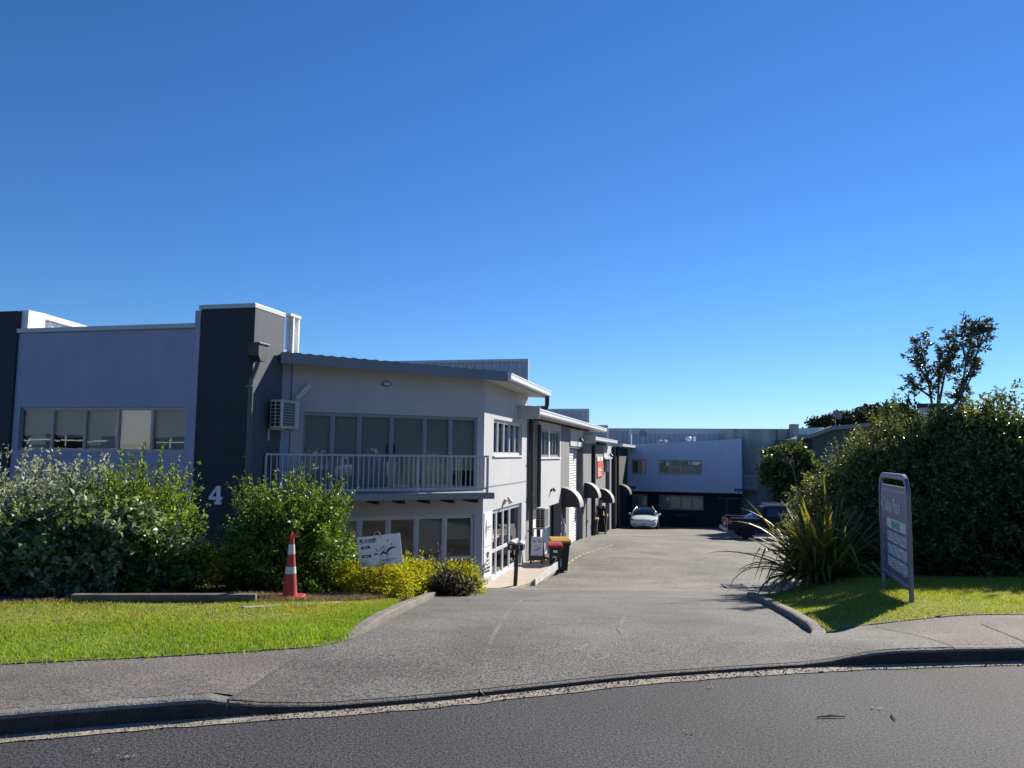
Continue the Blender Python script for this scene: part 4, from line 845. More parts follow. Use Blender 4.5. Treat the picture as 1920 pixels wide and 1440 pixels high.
b = bpos(185, 10.1); shrub('broadleaf_shrub', 'dark glossy broad leaved shrub behind the timber sleeper', b, .95, .7, hgt(185, 960, 10.1), 950, 22, .078, .55, OLEAD, 26, 14, .22, group=GL, low=.12)
b = bpos(290, 10.3); shrub('green_shrub', 'low mixed green shrub beside the golden bush in the left bed', b, .52, .6, hgt(300, 985, 10.3), 560, 22, .055, .5, GLOSS, 27, 10, .2, group=GL, low=.1)
b = bpos(355, 10.9); shrub('golden_shrub', 'small golden leaved bush half shaded under the number four pier', b, .46, .45, hgt(355, 1036, 10.9), 420, 26, .035, .45, YELL, 28, 14, .1, group='golden shrubs in the bed')
b = bpos(544, 11.1); shrub('glossy_shrub', 'big dense glossy green shrub behind the traffic cone', b, .72, .8, hgt(505, 935, 10.9), 2000, 26, .044, .5, GLOSS, 29, 110, .55, group=GL, lump=.28)
b = bpos(592, 12.1); shrub('glossy_shrub', 'spreading side of glossy green shrub reaching towards the lower glass doors', b, .42, .5, hgt(590, 995, 11.9), 800, 26, .045, .52, GLOSS, 30, 24, .4, group=GL)
b = bpos(662, 11.6); shrub('golden_shrub', 'golden yellow bush at the left edge of the tutoring placard', b, .42, .42, hgt(662, 1062, 11.6), 520, 26, .036, .45, YELL, 31, 20, .1, group='golden shrubs in the bed')
b = bpos(745, 12.0); shrub('golden_shrub', 'golden yellow bush right behind the tutoring placard', b, .42, .42, hgt(745, 1066, 12.0), 560, 26, .036, .45, YELL, 32, 20, .1, group='golden shrubs in the bed')
b = bpos(708, 11.05); shrub('golden_shrub', 'low golden bush directly under the tutoring placard', b, .42, .36, hgt(702, 1066, 11.05), 420, 26, .034, .45, YELL, 33, 8, .08, group='golden shrubs in the bed')
b = bpos(846, 13.0); shrub('golden_shrub', 'golden green bush beside the white corner wall', b, .44, .42, hgt(848, 1074, 13.0), 520, 26, .036, .45, YELL, 34, 16, .1, group='golden shrubs in the bed')
b = bpos(806, 12.3); shrub('purple_shrub', 'low dark purplish bush in front of the golden green bush', b, .34, .26, hgt(806, 1090, 12.3), 230, 20, .04, .55, PURP, 35, 6, .08)
b = bpos(853, 12.1); shrub('purple_shrub', 'small dark bush at the kerb end of the bed', b, .22, .16, hgt(853, 1092, 12.1), 130, 20, .04, .55, PURP, 36, 4, .08)
def bare_plant(name, label, base, h, n, seed, mat, leaf=.04):
    g = np.random.default_rng(seed); z = H(*base); root = empty(name, (*base, z), label, 'plant'); mb = MB(); P = []; Dd = []
    for i in range(n):
        top = np.array((base[0]+g.normal(0, h*.16), base[1]+g.normal(0, h*.12), z+h*g.uniform(.65, 1.))); b0 = np.array((base[0]+g.normal(0, .03), base[1]+g.normal(0, .03), z-.03)); mid = (b0+top)/2+g.normal(0, .03, 3)
        mb.tube([b0, mid, top], [.011, .008, .004], 6)
        for k_ in range(18): t = g.uniform(.4, 1); q = b0*(1-t)+top*t; P.append(q+g.normal(0, .025, 3)); Dd.append(g.normal(0, 1, 3)+np.array((0, 0, .4)))
    mb.build('stem', STEM, root); P = np.array(P); L = leaf*g.uniform(.6, 1.2, len(P)); leaf_mesh('foliage', P, np.array(Dd), L, L*.55, mat, root, seed)
bare_plant('rose_plant', 'thin reddish leggy rose stems in front of the lower window', bpos(817, 12.9), hgt(817, 1010, 12.9), 7, 41, leafmat('rose leaf', [(.05, .03, .025), (.1, .06, .045), (.14, .1, .06)], .5, .2))
DRYS = M('dry straw stem', (.42, .34, .24), .8, .2, 10)
# hedge on the right
GR = 'hedge shrubs right of the driveway'
b = bpos(1900, 14.9); shrub('hedge_shrub', 'tallest dark hedge shrub at the right edge of the lawn', b, 2.0, 1.7, hgt(1890, 750, 14.9), 3600, 26, .07, .42, HEDG, 51, 60, .5, group=GR, low=.05)
b = bpos(1775, 14.6); shrub('hedge_shrub', 'dark hedge shrub rising behind the street sign', b, 1.35, 1.45, hgt(1770, 768, 14.6), 2800, 26, .065, .42, HEDG, 52, 46, .4, group=GR, low=.05)
b = bpos(1665, 14.9); shrub('hedge_shrub', 'olive leaved hedge shrub left of the street sign top', b, 1.05, 1.3, hgt(1660, 815, 14.9), 2200, 26, .055, .36, HEDG2, 53, 60, .42, group=GR, low=.05)
b = bpos(1597, 15.6); shrub('hedge_shrub', 'rounded hedge shrub just behind the flax clump', b, .9, 1.2, hgt(1570, 895, 15.6), 1800, 26, .055, .4, HEDG2, 54, 40, .3, group=GR, low=.05)
b = bpos(1980, 13.6); shrub('hedge_shrub', 'dark hedge shrub cut off by the right edge of the picture', b, 1.5, 1.3, 2.3, 1900, 26, .065, .42, HEDG, 55, 30, .4, group=GR, low=.05)
b = bpos(1700, 14.1); shrub('hedge_shrub', 'low dark hedge growth filling in under the tall shrubs behind the sign', b, 1.5, .95, 1.5, 1700, 24, .06, .45, HEDG, 56, 12, .25, group=GR, low=.03)
b = bpos(1850, 14.0); shrub('hedge_shrub', 'low shaded hedge growth at the back of the right lawn', b, 1.6, .9, 1.6, 1700, 24, .06, .45, HEDG, 57, 12, .25, group=GR, low=.03)
b = bpos(1482, 50); shrub('dark_tree', 'dark rounded small tree standing against the concrete building', b, 1.65, 1.6, hgt(1482, 842, 50), 1700, 26, .16, .5, HEDG, 58, 16, .3, cat='tree', lift=hgt(1482, 930, 50), twl=(.3, .6))
b = bpos(1625, 24.0); shrub('hedge_shrub', 'dark shrub behind the hedge in front of the green building', b, 2.0, 1.6, hgt(1600, 930, 24), 1500, 24, .1, .5, HEDG, 59, 20, .3, group=GR)
b = bpos(1808, 13.9); shrub('hedge_shrub', 'growth high on the hedge right of the street sign, leaves coloured lighter for sunlight', b, .62, .5, hgt(1808, 772, 13.9), 500, 26, .06, .42, HEDG2, 60, 40, .35, group=GR, lift=1.35)  # lighter leaf colour stands in for sunlight on this clump
# sapling above the hedge
def sapling():
    g = np.random.default_rng(61); base = bpos(1765, 15.4); z = H(*base); root = empty('sapling_tree', (*base, z), 'slim young tree with open glossy crown rising above the hedge', 'tree')
    pt = lambda x, y, dY=0: np.array(atY(x, y, 15.4+dY)); tr = MB(); P = []; Dd = []; cr = []
    b0 = np.array((*base, z-.05)); fork = pt(1757, 790)
    tr.tube([b0, (b0+fork)/2+np.array((.05, 0, 0)), fork], [.06, .05, .035], 8)
    limbs = [[(1752, 790), (1742, 720), (1728, 660), (1724, 632)], [(1757, 790), (1760, 720), (1762, 690), (1765, 650)], [(1770, 790), (1800, 740), (1812, 680), (1822, 630), (1806, 600)], [(1800, 740), (1822, 690), (1843, 630), (1846, 616)], [(1747, 745), (1725, 730), (1708, 715)], [(1765, 770), (1795, 755), (1815, 720), (1830, 688)], [(1742, 720), (1725, 690), (1712, 668)], [(1762, 690), (1785, 668), (1800, 650)], [(1812, 680), (1805, 650), (1786, 630)], [(1760, 760), (1772, 700), (1786, 690)], [(1822, 630), (1836, 610), (1850, 640)]]
    for lb in limbs:
        dY = g.uniform(-.5, .5); q = [pt(x, y, dY*i/(len(lb)-1)) for i, (x, y) in enumerate(lb)]; n = len(q)
        tr.tube(q, list(np.linspace(.026, .008, n)), 6)
        for i in range(n-1):
            for s in range(11):
                t = g.random(); c = q[i]*(1-t)+q[i+1]*t
                if i+t < .75: continue
                d = unit(g.normal(0, 1, 3)+np.array((0, 0, .7))); l = g.uniform(.12, .32); e = c+d*l; tr.tube([c, e], [.006, .003], 4, cap=False)
                for k_ in range(21): u = g.uniform(.25, 1.05); P.append(c+d*l*u+g.normal(0, .02, 3)); Dd.append(d*.7+unit(g.normal(0, 1, 3))*.8)
    tr.build('trunk', STEMG, root); P = np.array(P); L = .085*g.uniform(.6, 1.2, len(P)); leaf_mesh('crown', P, np.array(Dd), L, L*.42, SAPL, root, 61)
sapling()
# flax clump with sword leaves and a tall flower stalk
def flax():
    base = gpx(1515, 1088); base = Vector((5.15, 12.9, 0)); base.z = H(base.x, base.y); root = empty('flax_plant', base, 'flax clump of arching sword shaped leaves beside the driveway', 'plant')
    g = np.random.default_rng(71); V = []; Fs = []
    for i in range(330):
        a = g.random()*2*math.pi; L = g.uniform(.85, 1.55)*(1 if math.cos(a) > -.3 else (.9 if i % 3 else 1.2)); tilt = g.uniform(.08, 1.2) if g.random() < .62 else g.uniform(1.2, 2.3); droop = g.uniform(.3, 1.6)*(.4+tilt*.6); w = g.uniform(.034, .058)
        dr = np.array((math.cos(a), math.sin(a), 0)); sd_ = np.array((-math.sin(a), math.cos(a), 0)); p = np.array(base)+dr*g.uniform(.0, .3)+sd_*g.normal(0, .1); th = tilt*.55; N = 9; n0 = len(V); tw = g.normal(0, .25)
        bend_at = g.uniform(.55, .85) if g.random() < .3 else 9
        for k_ in range(N+1):
            t = k_/N; ww = w*(1-t**2.5)*(.55+.45*min(1, t*4)); s2 = sd_*math.cos(tw*t)+np.array((0, 0, 1))*math.sin(tw*t)*.6
            up_ = np.cross(s2, dr*math.sin(th)+np.array((0, 0, math.cos(th))))
            V += [p+s2*ww, p-up_*ww*.35, p-s2*ww]
            th += droop/N*(1.6*t+.2) + (1.2 if abs(t-bend_at) < .06 else 0); th = min(th, 2.75); p = p+(dr*math.sin(th)+np.array((0, 0, math.cos(th))))*L/N
            gz = H(p[0], p[1])+.02
            if p[2] < gz: p[2] = gz
        for k_ in range(N): m = n0+k_*3; Fs += [(m, m+1, m+4, m+3), (m+1, m+2, m+5, m+4)]
    me = bpy.data.meshes.new('foliage'); me.from_pydata([Vector(v)-base for v in V], [], Fs); me.materials.append(FLAXM)
    o = bpy.data.objects.new('foliage', me); COL.objects.link(o); o.parent = root
    mb = MB(); q = [atY(1512, 990, 13.3), atY(1497, 930, 13.3), atY(1488, 880, 13.4), atY(1470, 853, 13.4)]
    mb.tube([base, *q], [.014, .013, .011, .009, .006], 6)
    for t, s in ((q[1], .12), (q[2], .16), (q[2]+(q[3]-q[2])*.4, .14), (q[3], .1)):
        for i in range(3): e = t+Vector((g.normal(0, s*.7), g.normal(0, s*.5), g.uniform(0, s))); mb.tube([t, e], [.007, .004], 4); mb.lathe([(.004, -.03), (.016, 0), (.004, .03)], e, 6)
    mb.build('flower_stalk', M('dried flower stalk', (.16, .13, .1), .8), root)
flax()
# far trees behind the green building
def far_tree(label, px, top, Y, rx, seed, dens=1.):
    g = np.random.default_rng(seed); b = atY(px, 850, Y); root = empty('far_tree', (b.x, b.y, -3), label, 'tree', 'trees far behind the green building')
    zt = atY(px, top, Y).z; h = zt+3; mb = MB(); c0 = Vector((b.x, b.y, -3)); mb.tube([c0, c0+Vector((.2, 0, h*.6)), c0+Vector((0, 0, h*.9))], [.5, .35, .15], 8); P = []; R_ = []
    n = int(40*dens)
    for i in range(n):
        a = g.random()*6.28; q = math.sqrt(g.random()); zc = -3+h*(.5+.42*g.random()**.5*(1-q*q*.4)); c = np.array((b.x+math.cos(a)*rx*q, b.y+math.sin(a)*rx*q, zc)); P.append(c); R_.append(g.uniform(.6, 1.25))
        if i % 3 == 0: mb.tube([c0+Vector((0, 0, h*g.uniform(.35, .7))), c], [.16, .05], 5)
    mb.build('trunk', STEM, root); pts = []
    for c, r in zip(P, R_): u = unit(g.normal(0, 1, (150, 3))); pts.append(c+u*(r*g.random((150, 1))**.4)*np.array((1.25, 1.25, .75)))
    pts = np.concatenate(pts); L = g.uniform(.25, .6, len(pts)); leaf_mesh('crown', pts, g.normal(0, 1, (len(pts), 3)), L, L*.6, PINE, root, seed)
far_tree('far dark tree left of the round dish', 1548, 770, 110, 3.2, 81, .8)
far_tree('far dark spreading tree just right of the round dish', 1608, 748, 112, 4.6, 82, 1.5)
far_tree('far dark tree in the middle of the skyline clump', 1650, 741, 116, 4.8, 83, 1.5)
far_tree('far dark tree at the sapling end of the skyline clump', 1695, 748, 114, 4.4, 84, 1.4)
# ---------------------------------------------------------------- small things on the walls
ACW = M('pale air conditioner casing', (.5, .51, .49), .5, .05, 4)
def aircon(fr, a0, a1, b0, b1, z0, z1, label, legs=True):
    root = empty('air_conditioner', fr.p((a0+a1)/2, b0, z0), label, 'air conditioner', 'outdoor air conditioner units')
    mb = MB(); fr.box(mb, a0, a1, b0, b1, z0, z1); mb.build('casing', ACW, root, bevel=.015)
    g = MB(); w = (a1-a0); f0, f1 = a0+w*.1, a0+w*.72; fr.box(g, f0, f1, b1+.002, b1+.012, z0+.06, z1-.05); fg = g.build('fan_guard', M('fan grille', (.09, .1, .1), .5), root)
    r = MB()
    for i in range(9): z = z0+.08+(z1-z0-.15)*i/8; fr.box(r, f0+.01, f1-.01, b1+.013, b1+.02, z-.004, z+.004)
    r.build('grille_bars', ACW, fg)
    c = MB(); d = b1-b0; fr.box(c, a0-.012, a0-.002, b0+.03, b1-.04, z0+.05, z1-.05); ce = c.build('coil_vent', BLACK, root)
    r = MB(); 
    for i in range(1, 7): z = z0+.05+(z1-z0-.1)*i/7; fr.box(r, a0-.02, a0-.013, b0+.03, b1-.04, z-.006, z+.006)
    m = (b0+b1)/2; fr.box(r, a0-.021, a0-.0125, m-.012, m+.008, z0+.05, z1-.05); r.build('grille_bars', ACW, ce)
    if legs:
        for a in (a0+.12, a1-.12): b = MB(); fr.box(b, a-.02, a+.02, .0, b1, z0-.04, z0-.003); fr.box(b, a-.02, a+.02, .0, .03, z0-.28, z0-.042); b.build('bracket', ACW, root)
    return root
ab = .4; a0 = apx(FC, 528, 780, ab); a1 = apx(FC, 561, 780, ab); z1 = zpx(FC, 530, 749, ab); z0 = zpx(FC, 530, 803, ab)
aircon(FC, a0, a1, .1, ab, z0, z1, 'outdoor air conditioner unit hung on the charcoal pier above the balcony')
mb = MB(); q = [F1.p(apx(F1, x, y), .04, zpx(F1, x, y)) for x, y in ((557, 772), (556, 748), (581, 722))]
for p, r in zip(q, q[1:]): d = (r-p).normalized(); s = d.cross(F1.n)*.06; mb.prism([p-s, r-s, r+s, p+s], F1.n*.045)
tag(mb.build('cable_duct', FRAMEW), 'slanted pale cable duct on the wall above the balcony air conditioner', 'cable duct')
a0, z1 = FS.px(1000, 953, .4); ad = apx(FS, 998, 970, .7); za = zpx(FS, 1012, 991, .55); zb_ = zpx(FS, 1012, 953, .55)
A0 = S1+1.0
aircon(FS, A0, A0+.85, .12, .45, zpx(FS, 1010, 993, .3), zpx(FS, 1010, 954, .3), 'outdoor air conditioner unit by the ground floor entrance beside the white block wall')
# oval bulkhead light, wall lights, cameras
mb = MB(); c = F1.p(*[apx(F1, 724, 720), .0, zpx(F1, 724, 720)]); root = empty('bulkhead_light', c, 'small oval bulkhead light high on the wall over the balcony doors', 'wall light')
def oval(rx, rz, b0, b1, n=20): mb = MB(); mb.prism([c+F1.d*(rx*math.cos(t*2*math.pi/n))+up*(rz*math.sin(t*2*math.pi/n))+F1.n*b0 for t in range(n)], F1.n*(b1-b0)); return mb
oval(.125, .07, .003, .05).build('rim', DARKM, root); oval(.1, .048, .051, .07).build('lens', M('frosted lens', (.6, .6, .58), .4), root)
def wlight(fr, a, z, label, s=1., mat=None, name='wall_light', cat='wall light'):
    c = fr.p(a, .0, z); root = empty(name, c, label, cat); m = mat or TRIM
    mb = MB(); fr.box(mb, a-.05*s, a+.05*s, .003, .05, z-.07*s, z+.07*s); mb.build('base', m, root, bevel=.006)
    mb = MB(); mb.tube([fr.p(a, .04, z), fr.p(a, .13*s, z+.06*s)], .02*s, 8); mb.build('arm', m, root)
    mb = MB(); e1, e2, e3 = fr.d, up, fr.n; ax = (e3*.5-up*.85).normalized(); a1_ = ax.cross(fr.d).normalized(); mb.lathe([(.03*s, -.05*s), (.05*s, 0), (.085*s, .14*s), (.08*s, .15*s)], fr.p(a, .13*s, z+.08*s), 14, (fr.d, a1_, ax)); mb.build('lamp_head', m, root)
wlight(FS, apx(FS, 946, 938), zpx(FS, 946, 940), 'cream spotlight on the white wall over the glass entrance', 1.0, M('cream plastic', (.6, .56, .45), .5))
wlight(FS, apx(FS, 1033, 918), zpx(FS, 1033, 919), 'black twin spotlight on the white upper wall of the first workshop', .8, DARKM)
wlight(FS, apx(FS, 1083, 824), zpx(FS, 1083, 826), 'black security light above the white roller door', 1.1, DARKM)
wlight(FS, apx(FS, 1140, 853), zpx(FS, 1140, 854), 'small security light above the third workshop door', 1.2, DARKM)
# house number 4 on the pier
nx, nz = FL.px(393, 945); nh = zpx(FL, 406, 911)-nz
def slab4(parent=None):
    w_ = nh*.82; P = lambda x, y: FL.p(nx+x*w_, .0, nz+y*nh); mb = MB()
    def poly(pts): mb.prism([P(*q)+FL.n*.006 for q in pts], FL.n*.035)
    poly([(0, .24), (0, .42), (.56, 1), (.56, .78), (.235, .42)]); poly([(0, .24), (.235, .42), (.56, .42), (.56, .24)]); poly([(.56, .15), (.56, 1), (.84, 1), (.84, .15)])
    poly([(.84, .24), (.84, .42), (1, .42), (1, .24)]); poly([(.44, 0), (.44, .149), (.96, .149), (.96, 0)]); return mb.build('house_number', TRIM)
tag(slab4(), 'large white slab numeral 4 on the charcoal pier', 'house number')
# red and white wall sign on the third workshop
RED = M('red sign panel', (.62, .09, .035), .5, .06, 3)
a0 = apx(FS, 1120.5, 870, .06); a1 = apx(FS, 1130.5, 870, .06); z1 = zpx(FS, 1125, 856.5, .06); z0 = zpx(FS, 1125, 895, .06); zm = z0+(z1-z0)*.8
root = empty('wall_sign', FS.p(a0, 0, z0), 'tall red sign with white top on the grey third workshop', 'sign')
mb = MB(); FS.box(mb, a0, a1, .003, .06, z0, zm); mb.build('red_panel', RED, root); mb = MB(); FS.box(mb, a0, a1, .003, .06, zm+.001, z1); mb.build('white_panel', WHITE, root)
mb = MB(); c = FS.p((a0+a1)/2, .063, (zm+z1)/2); mb.lathe([(.13, -.002), (.13, .002)], c, 16, (FS.d, up, FS.n)); mb.build('emblem', RED, root)
for i, wd in enumerate((.62, .4, .7, .5)):
    mb = MB(); z = z0+(zm-z0)*(.12+.13*i); FS.box(mb, a0+.12*(a1-a0), a0+(.12+wd)*(a1-a0), .061, .066, z, z+.06); mb.build('lettering', WHITE, root)
# entrance wall panels with logos
def cap_logo(o, dx, dz, s, mat, parent):
    """graduation cap over an open book"""
    n = dx.cross(dz); P = lambda x, y: o+dx*(x*s)+dz*(y*s)+n*.002; mb = MB(); e = n*.003
    mb.prism([P(-.5, .28), P(0, .08), P(.5, .28), P(0, .48)], e); mb.prism([P(-.28, .17), P(-.28, .05), P(0, -.06), P(.28, .05), P(.28, .17), P(0, .055)], e)
    t = .06
    mb.prism([P(-.5, .0), P(-.5+t, .0), P(-.5+t, -.5), P(-.5, -.5)], e); mb.prism([P(.5-t, .0), P(.5, .0), P(.5, -.5), P(.5-t, -.5)], e)
    mb.prism([P(-.5, -.5), P(-.05, -.6), P(-.05, -.52), P(-.5, -.42)], e); mb.prism([P(.05, -.6), P(.5, -.5), P(.5, -.42), P(.05, -.52)], e)
    mb.prism([P(-.25, -.15), P(.25, -.15), P(.25, -.3), P(-.25, -.3)], e); return mb.build('logo', mat, parent)
NAVY = M('navy print', (.012, .016, .03), .5, .05)
PANEL = M('white sign board', (.76, .77, .78), .5, .04)
a0 = apx(FS, 906.5, 1000); a1 = apx(FS, 920.5, 1000)
for (zt_, zb2_, lab, kind) in ((zpx(FS, 910, 961), zpx(FS, 913, 1024), 'white sign panel with a thin diamond emblem left of the entrance glazing', 0), (zpx(FS, 913, 1026), zpx(FS, 912, 1083), 'white tutoring sign panel with graduation cap logo low beside the entrance', 1)):
    root = empty('wall_sign', FS.p(a0, 0, zb2_), lab, 'sign'); mb = MB(); FS.box(mb, a0+.01, a1, .003, .02, zb2_, zt_); mb.build('panel', PANEL, root); c = FS.p((a0+a1)/2, .021, 0); hgt_ = zt_-zb2_
    if kind:
        cap_logo(c+up*(zb2_+hgt_*.66), FS.d, up, .36, NAVY, root); text('NZ PREMIER', .095, FS.p((a0+a1)/2, .022, zb2_+hgt_*.28), FS.d, up, NAVY, root, align='CENTER'); text('TUTORING', .095, FS.p((a0+a1)/2, .022, zb2_+hgt_*.17), FS.d, up, NAVY, root, align='CENTER')
    else:
        mb = MB(); P = lambda x, y: FS.p(a0+.2+x, .022, zb2_+hgt_*.52+y); mb.prism([P(-.09, 0), P(0, -.26), P(.09, 0), P(0, .26)], FS.n*.004); mb.build('emblem', M('grey brown print', (.22, .19, .19), .5), root)
        mb = MB(); FS.box(mb, a0+.32, a1-.06, .021, .024, zb2_+hgt_*.53, zb2_+hgt_*.57); FS.box(mb, a0+.32, a1-.2, .021, .024, zb2_+hgt_*.47, zb2_+hgt_*.49); mb.build('lettering', M('grey brown print', (.22, .19, .19), .5), root)
# blue and white small signs on the rear building
SBLUE = M('deep blue sign', (.02, .035, .16), .5)
for x0, x1, y0, y1, lab in ((1178, 1192, 911, 920.5, 'small blue and white sign at the lower left corner of the rear building'), (1377, 1391, 916, 925.5, 'small blue and white sign at the lower right corner of the rear building')):
    a0, z0 = FB.px(x0, y1); a1 = apx(FB, x1); z1 = zpx(FB, x0, y0); root = empty('wall_sign', FB.p(a0, 0, z0), lab, 'sign'); zm = (z0*.55+z1*.45)
    mb = MB(); FB.box(mb, a0+.02, a1-.01, .003, .04, z0+.01, zm); mb.build('white_panel', PANEL, root); mb = MB(); FB.box(mb, a0+.02, a1-.01, .003, .045, zm+.001, z1); mb.build('blue_panel', SBLUE, root)
    mb = MB(); m = (a0+a1)/2; FB.box(mb, m-.1, m+.1, .041, .05, z0+.06, zm-.05); mb.build('emblem', SBLUE, root); mb = MB(); FB.box(mb, a0+.12, a1-.12, .046, .05, zm+.08, z1-.08); mb.build('lettering', M('pale blue print', (.25, .3, .5), .5), root)
# cream entrance path, white timber edge board, step edge
def path():
    z = zpx(FS, 950, 1074); mb = MB(); p = [FS.p(-.35, .02, z-.02), FS.p(S1+.9, .02, z)]; e1 = onz(1050, 1053, z); e0 = onz(1000, 1090, z); f = onz(940, 1112, z-.05)
    pts = [FS.p(-.3, .003, z), FS.p(S1+.9, .003, z), e1, e0, Vector((f.x, f.y, z-.03))]; mb.prism([v-up*.25 for v in pts], up*.25); o = struct(mb.build('entrance_path', CREAM))
    d = (e0-e1); n_ = d.cross(up).normalized(); WB = M('worn white timber', (.62, .6, .56), .8, .35, 6, stain=.2); mb = MB()
    if n_.dot(FS.n) < 0: n_ = -n_
    b0 = e0+n_*.012; b1 = e1+n_*.012; mb.prism([b0-up*.12, b1-up*.16, b1+up*.1, b0+up*.07], n_*.05); tag(mb.build('edge_board', WB, bevel=.004), 'peeling white timber board edging the cream entrance path', 'edge board')
    # low dark upstand at the end of the path
    s = FS.p(S1+.95, .35, z); mb = MB(); d2 = (e1-s); mb.prism([s-up*.25, e1-up*.25, e1+up*.07, s+up*.07], FS.d*.08); tag(mb.build('path_upstand', M('dull brown board', (.13, .1, .085), .8, .2)), 'brown board across the far end of the cream entrance path', 'edge board'); return z
ZP = path()
# A-frame sandwich board
def aframe():
    p = onz(1008, 1055, ZP); p = FS.p(FS.loc(p)[0]+.0, FS.loc(p)[1], ZP); fr = Fr(p.xy, (.985, -.17)); root = empty('sandwich_board', p, 'timber sandwich board with white tutoring poster on the cream path', 'sandwich board')
    h = (zpx(fr, 1005, 1006)-ZP); w_ = abs(apx(fr, 1011.5, 1030)-apx(fr, 988, 1030))*.5; WD = M('brown timber', (.13, .075, .05), .7, .3, 12)
    for s in (0, 1):
        f = lambda a, t, q=0: fr.p(a, (.03+.28*(1-t)+q)*(1 if s == 0 else -1), ZP+.003+h*t); mb = MB()
        for a in (-w_, w_-.06): mb.box8([f(a, 0), f(a+.06, 0), f(a+.06, 0, -.03), f(a, 0, -.03), f(a, 1), f(a+.06, 1), f(a+.06, 1, -.03), f(a, 1, -.03)])
        mb.build('leg_frame', WD, root)
        mb = MB(); mb.box8([f(-w_+.061, .12), f(w_-.061, .12), f(w_-.061, .12, -.02), f(-w_+.061, .12, -.02), f(-w_+.061, .3), f(w_-.061, .3), f(w_-.061, .3, -.02), f(-w_+.061, .3, -.02)]); mb.build('lower_board', WD, root)
        if s == 0:
            mb = MB(); mb.box8([f(-w_+.01, .3, .004), f(w_-.01, .3, .004), f(w_-.01, .3, .012), f(-w_+.01, .3, .012), f(-w_+.01, .99, .004), f(w_-.01, .99, .004), f(w_-.01, .99, .012), f(-w_+.01, .99, .012)]); ps = mb.build('poster', PANEL, root)
            dz = (f(0, 1)-f(0, 0)).normalized(); poster_art(f(-w_+.02, .31, .014), fr.d, dz, w_*2-.04, h*.67, ps, True)
def poster_art(o, dx, dz, W, Hh, parent, tall=False):
    n = dx.cross(dz); P = lambda x, y: o+dx*(x*W)+dz*(y*Hh)+n*.001; e = n*.003
    def arc(cx, cy, rx, ry, t0, t1, w0, w1, k_=14):
        mb = MB(); A = []; B = []
        for i in range(k_+1):
            t = i/k_; a = rad(t0+(t1-t0)*t); w_ = w0+(w1-w0)*math.sin(math.pi*t); A.append(P(cx+math.cos(a)*rx, cy+math.sin(a)*ry)); B.append(P(cx+math.cos(a)*(rx-w_), cy+math.sin(a)*(ry-w_*W/Hh)))
        for i in range(k_): mb.prism([A[i], A[i+1], B[i+1], B[i]], e)
        return mb
    def bar(x0, x1, y0, y1, m, name='banner'): mb = MB(); mb.prism([P(x0, y0), P(x1, y0), P(x1, y1), P(x0, y1)], e); return mb.build(name, m, parent)
    if not tall:
        cap_logo(P(.085, .86), dx, dz, W*.1, NAVY, parent); text('NZ PREMIER', W*.052, P(.16, .86), dx, dz, NAVY, parent, bold=.0006, depth=.003); text('TUTORING', W*.052, P(.16, .79), dx, dz, NAVY, parent, bold=.0006, depth=.003)
        for y in (.6, .31): bb = bar(.07, .28, y, y+.085, BLACK); mb = MB(); mb.prism([P(.11, y+.03)+n*.004, P(.23, y+.03)+n*.004, P(.23, y+.055)+n*.004, P(.11, y+.055)+n*.004], e); mb.build('lettering', WHITE, bb)
        sw = [(.575, .28, .085, .17, 20, 175, .012, .05), (.8, .3, .17, .28, 60, 175, .01, .05), (.40, .32, .06, .1, 30, 150, .006, .035), (.36, .5, .07, .12, -20, 60, .004, .02), (.5, .6, .1, .25, -70, 10, .003, .008), (.63, .7, .07, .1, 200, 330, .003, .006), (.57, .12, .07, .2, 100, 190, .004, .006)]
        for i, a in enumerate(sw): arc(*a).build('swoosh', NAVY if i < 4 else M('pale line', (.3, .33, .4), .5), parent)
        for x, y in ((.685, .76), (.76, .63)): mb = MB(); mb.prism([P(x, y), P(x+.03, y+.03), P(x+.04, y+.07), P(x+.005, y+.05)], e); mb.build('swoosh', NAVY, parent)
        t = (dx*.8+dz*.5).normalized(); t2 = n.cross(t); text('SEE HERE', W*.045, P(.45, .45), t, t2, M('pale line', (.3, .33, .4), .5), parent, depth=.003); text('NOW', W*.05, P(.55, .42), t, t2, M('pale line', (.3, .33, .4), .5), parent, depth=.003)
        for x0, x1, y in ((.48, .86, .155), (.6, .76, .095)): bar(x0, x1, y, y+.025, M('pale line', (.3, .33, .4), .5), 'small_print')
    else:
        cap_logo(P(.2, .93), dx, dz, W*.13, NAVY, parent); text('NZ PREMIER TUTORING', W*.07, P(.3, .91), dx, dz, NAVY, parent, depth=.003)
        for x in (.07, .58): bar(x, x+.33, .77, .82, BLACK)
        for a in ((.47, .22, .13, .13, 30, 175, .02, .07), (.76, .25, .22, .22, 70, 175, .02, .07), (.2, .3, .06, .06, 30, 150, .006, .03)): arc(*a).build('swoosh', NAVY, parent)
        for y in (.5, .58): bar(.3, .62, y, y+.02, M('pale line', (.3, .33, .4), .5), 'small_print')
        bar(.15, .6, .04, .06, M('pale line', (.3, .33, .4), .5), 'small_print')
aframe()
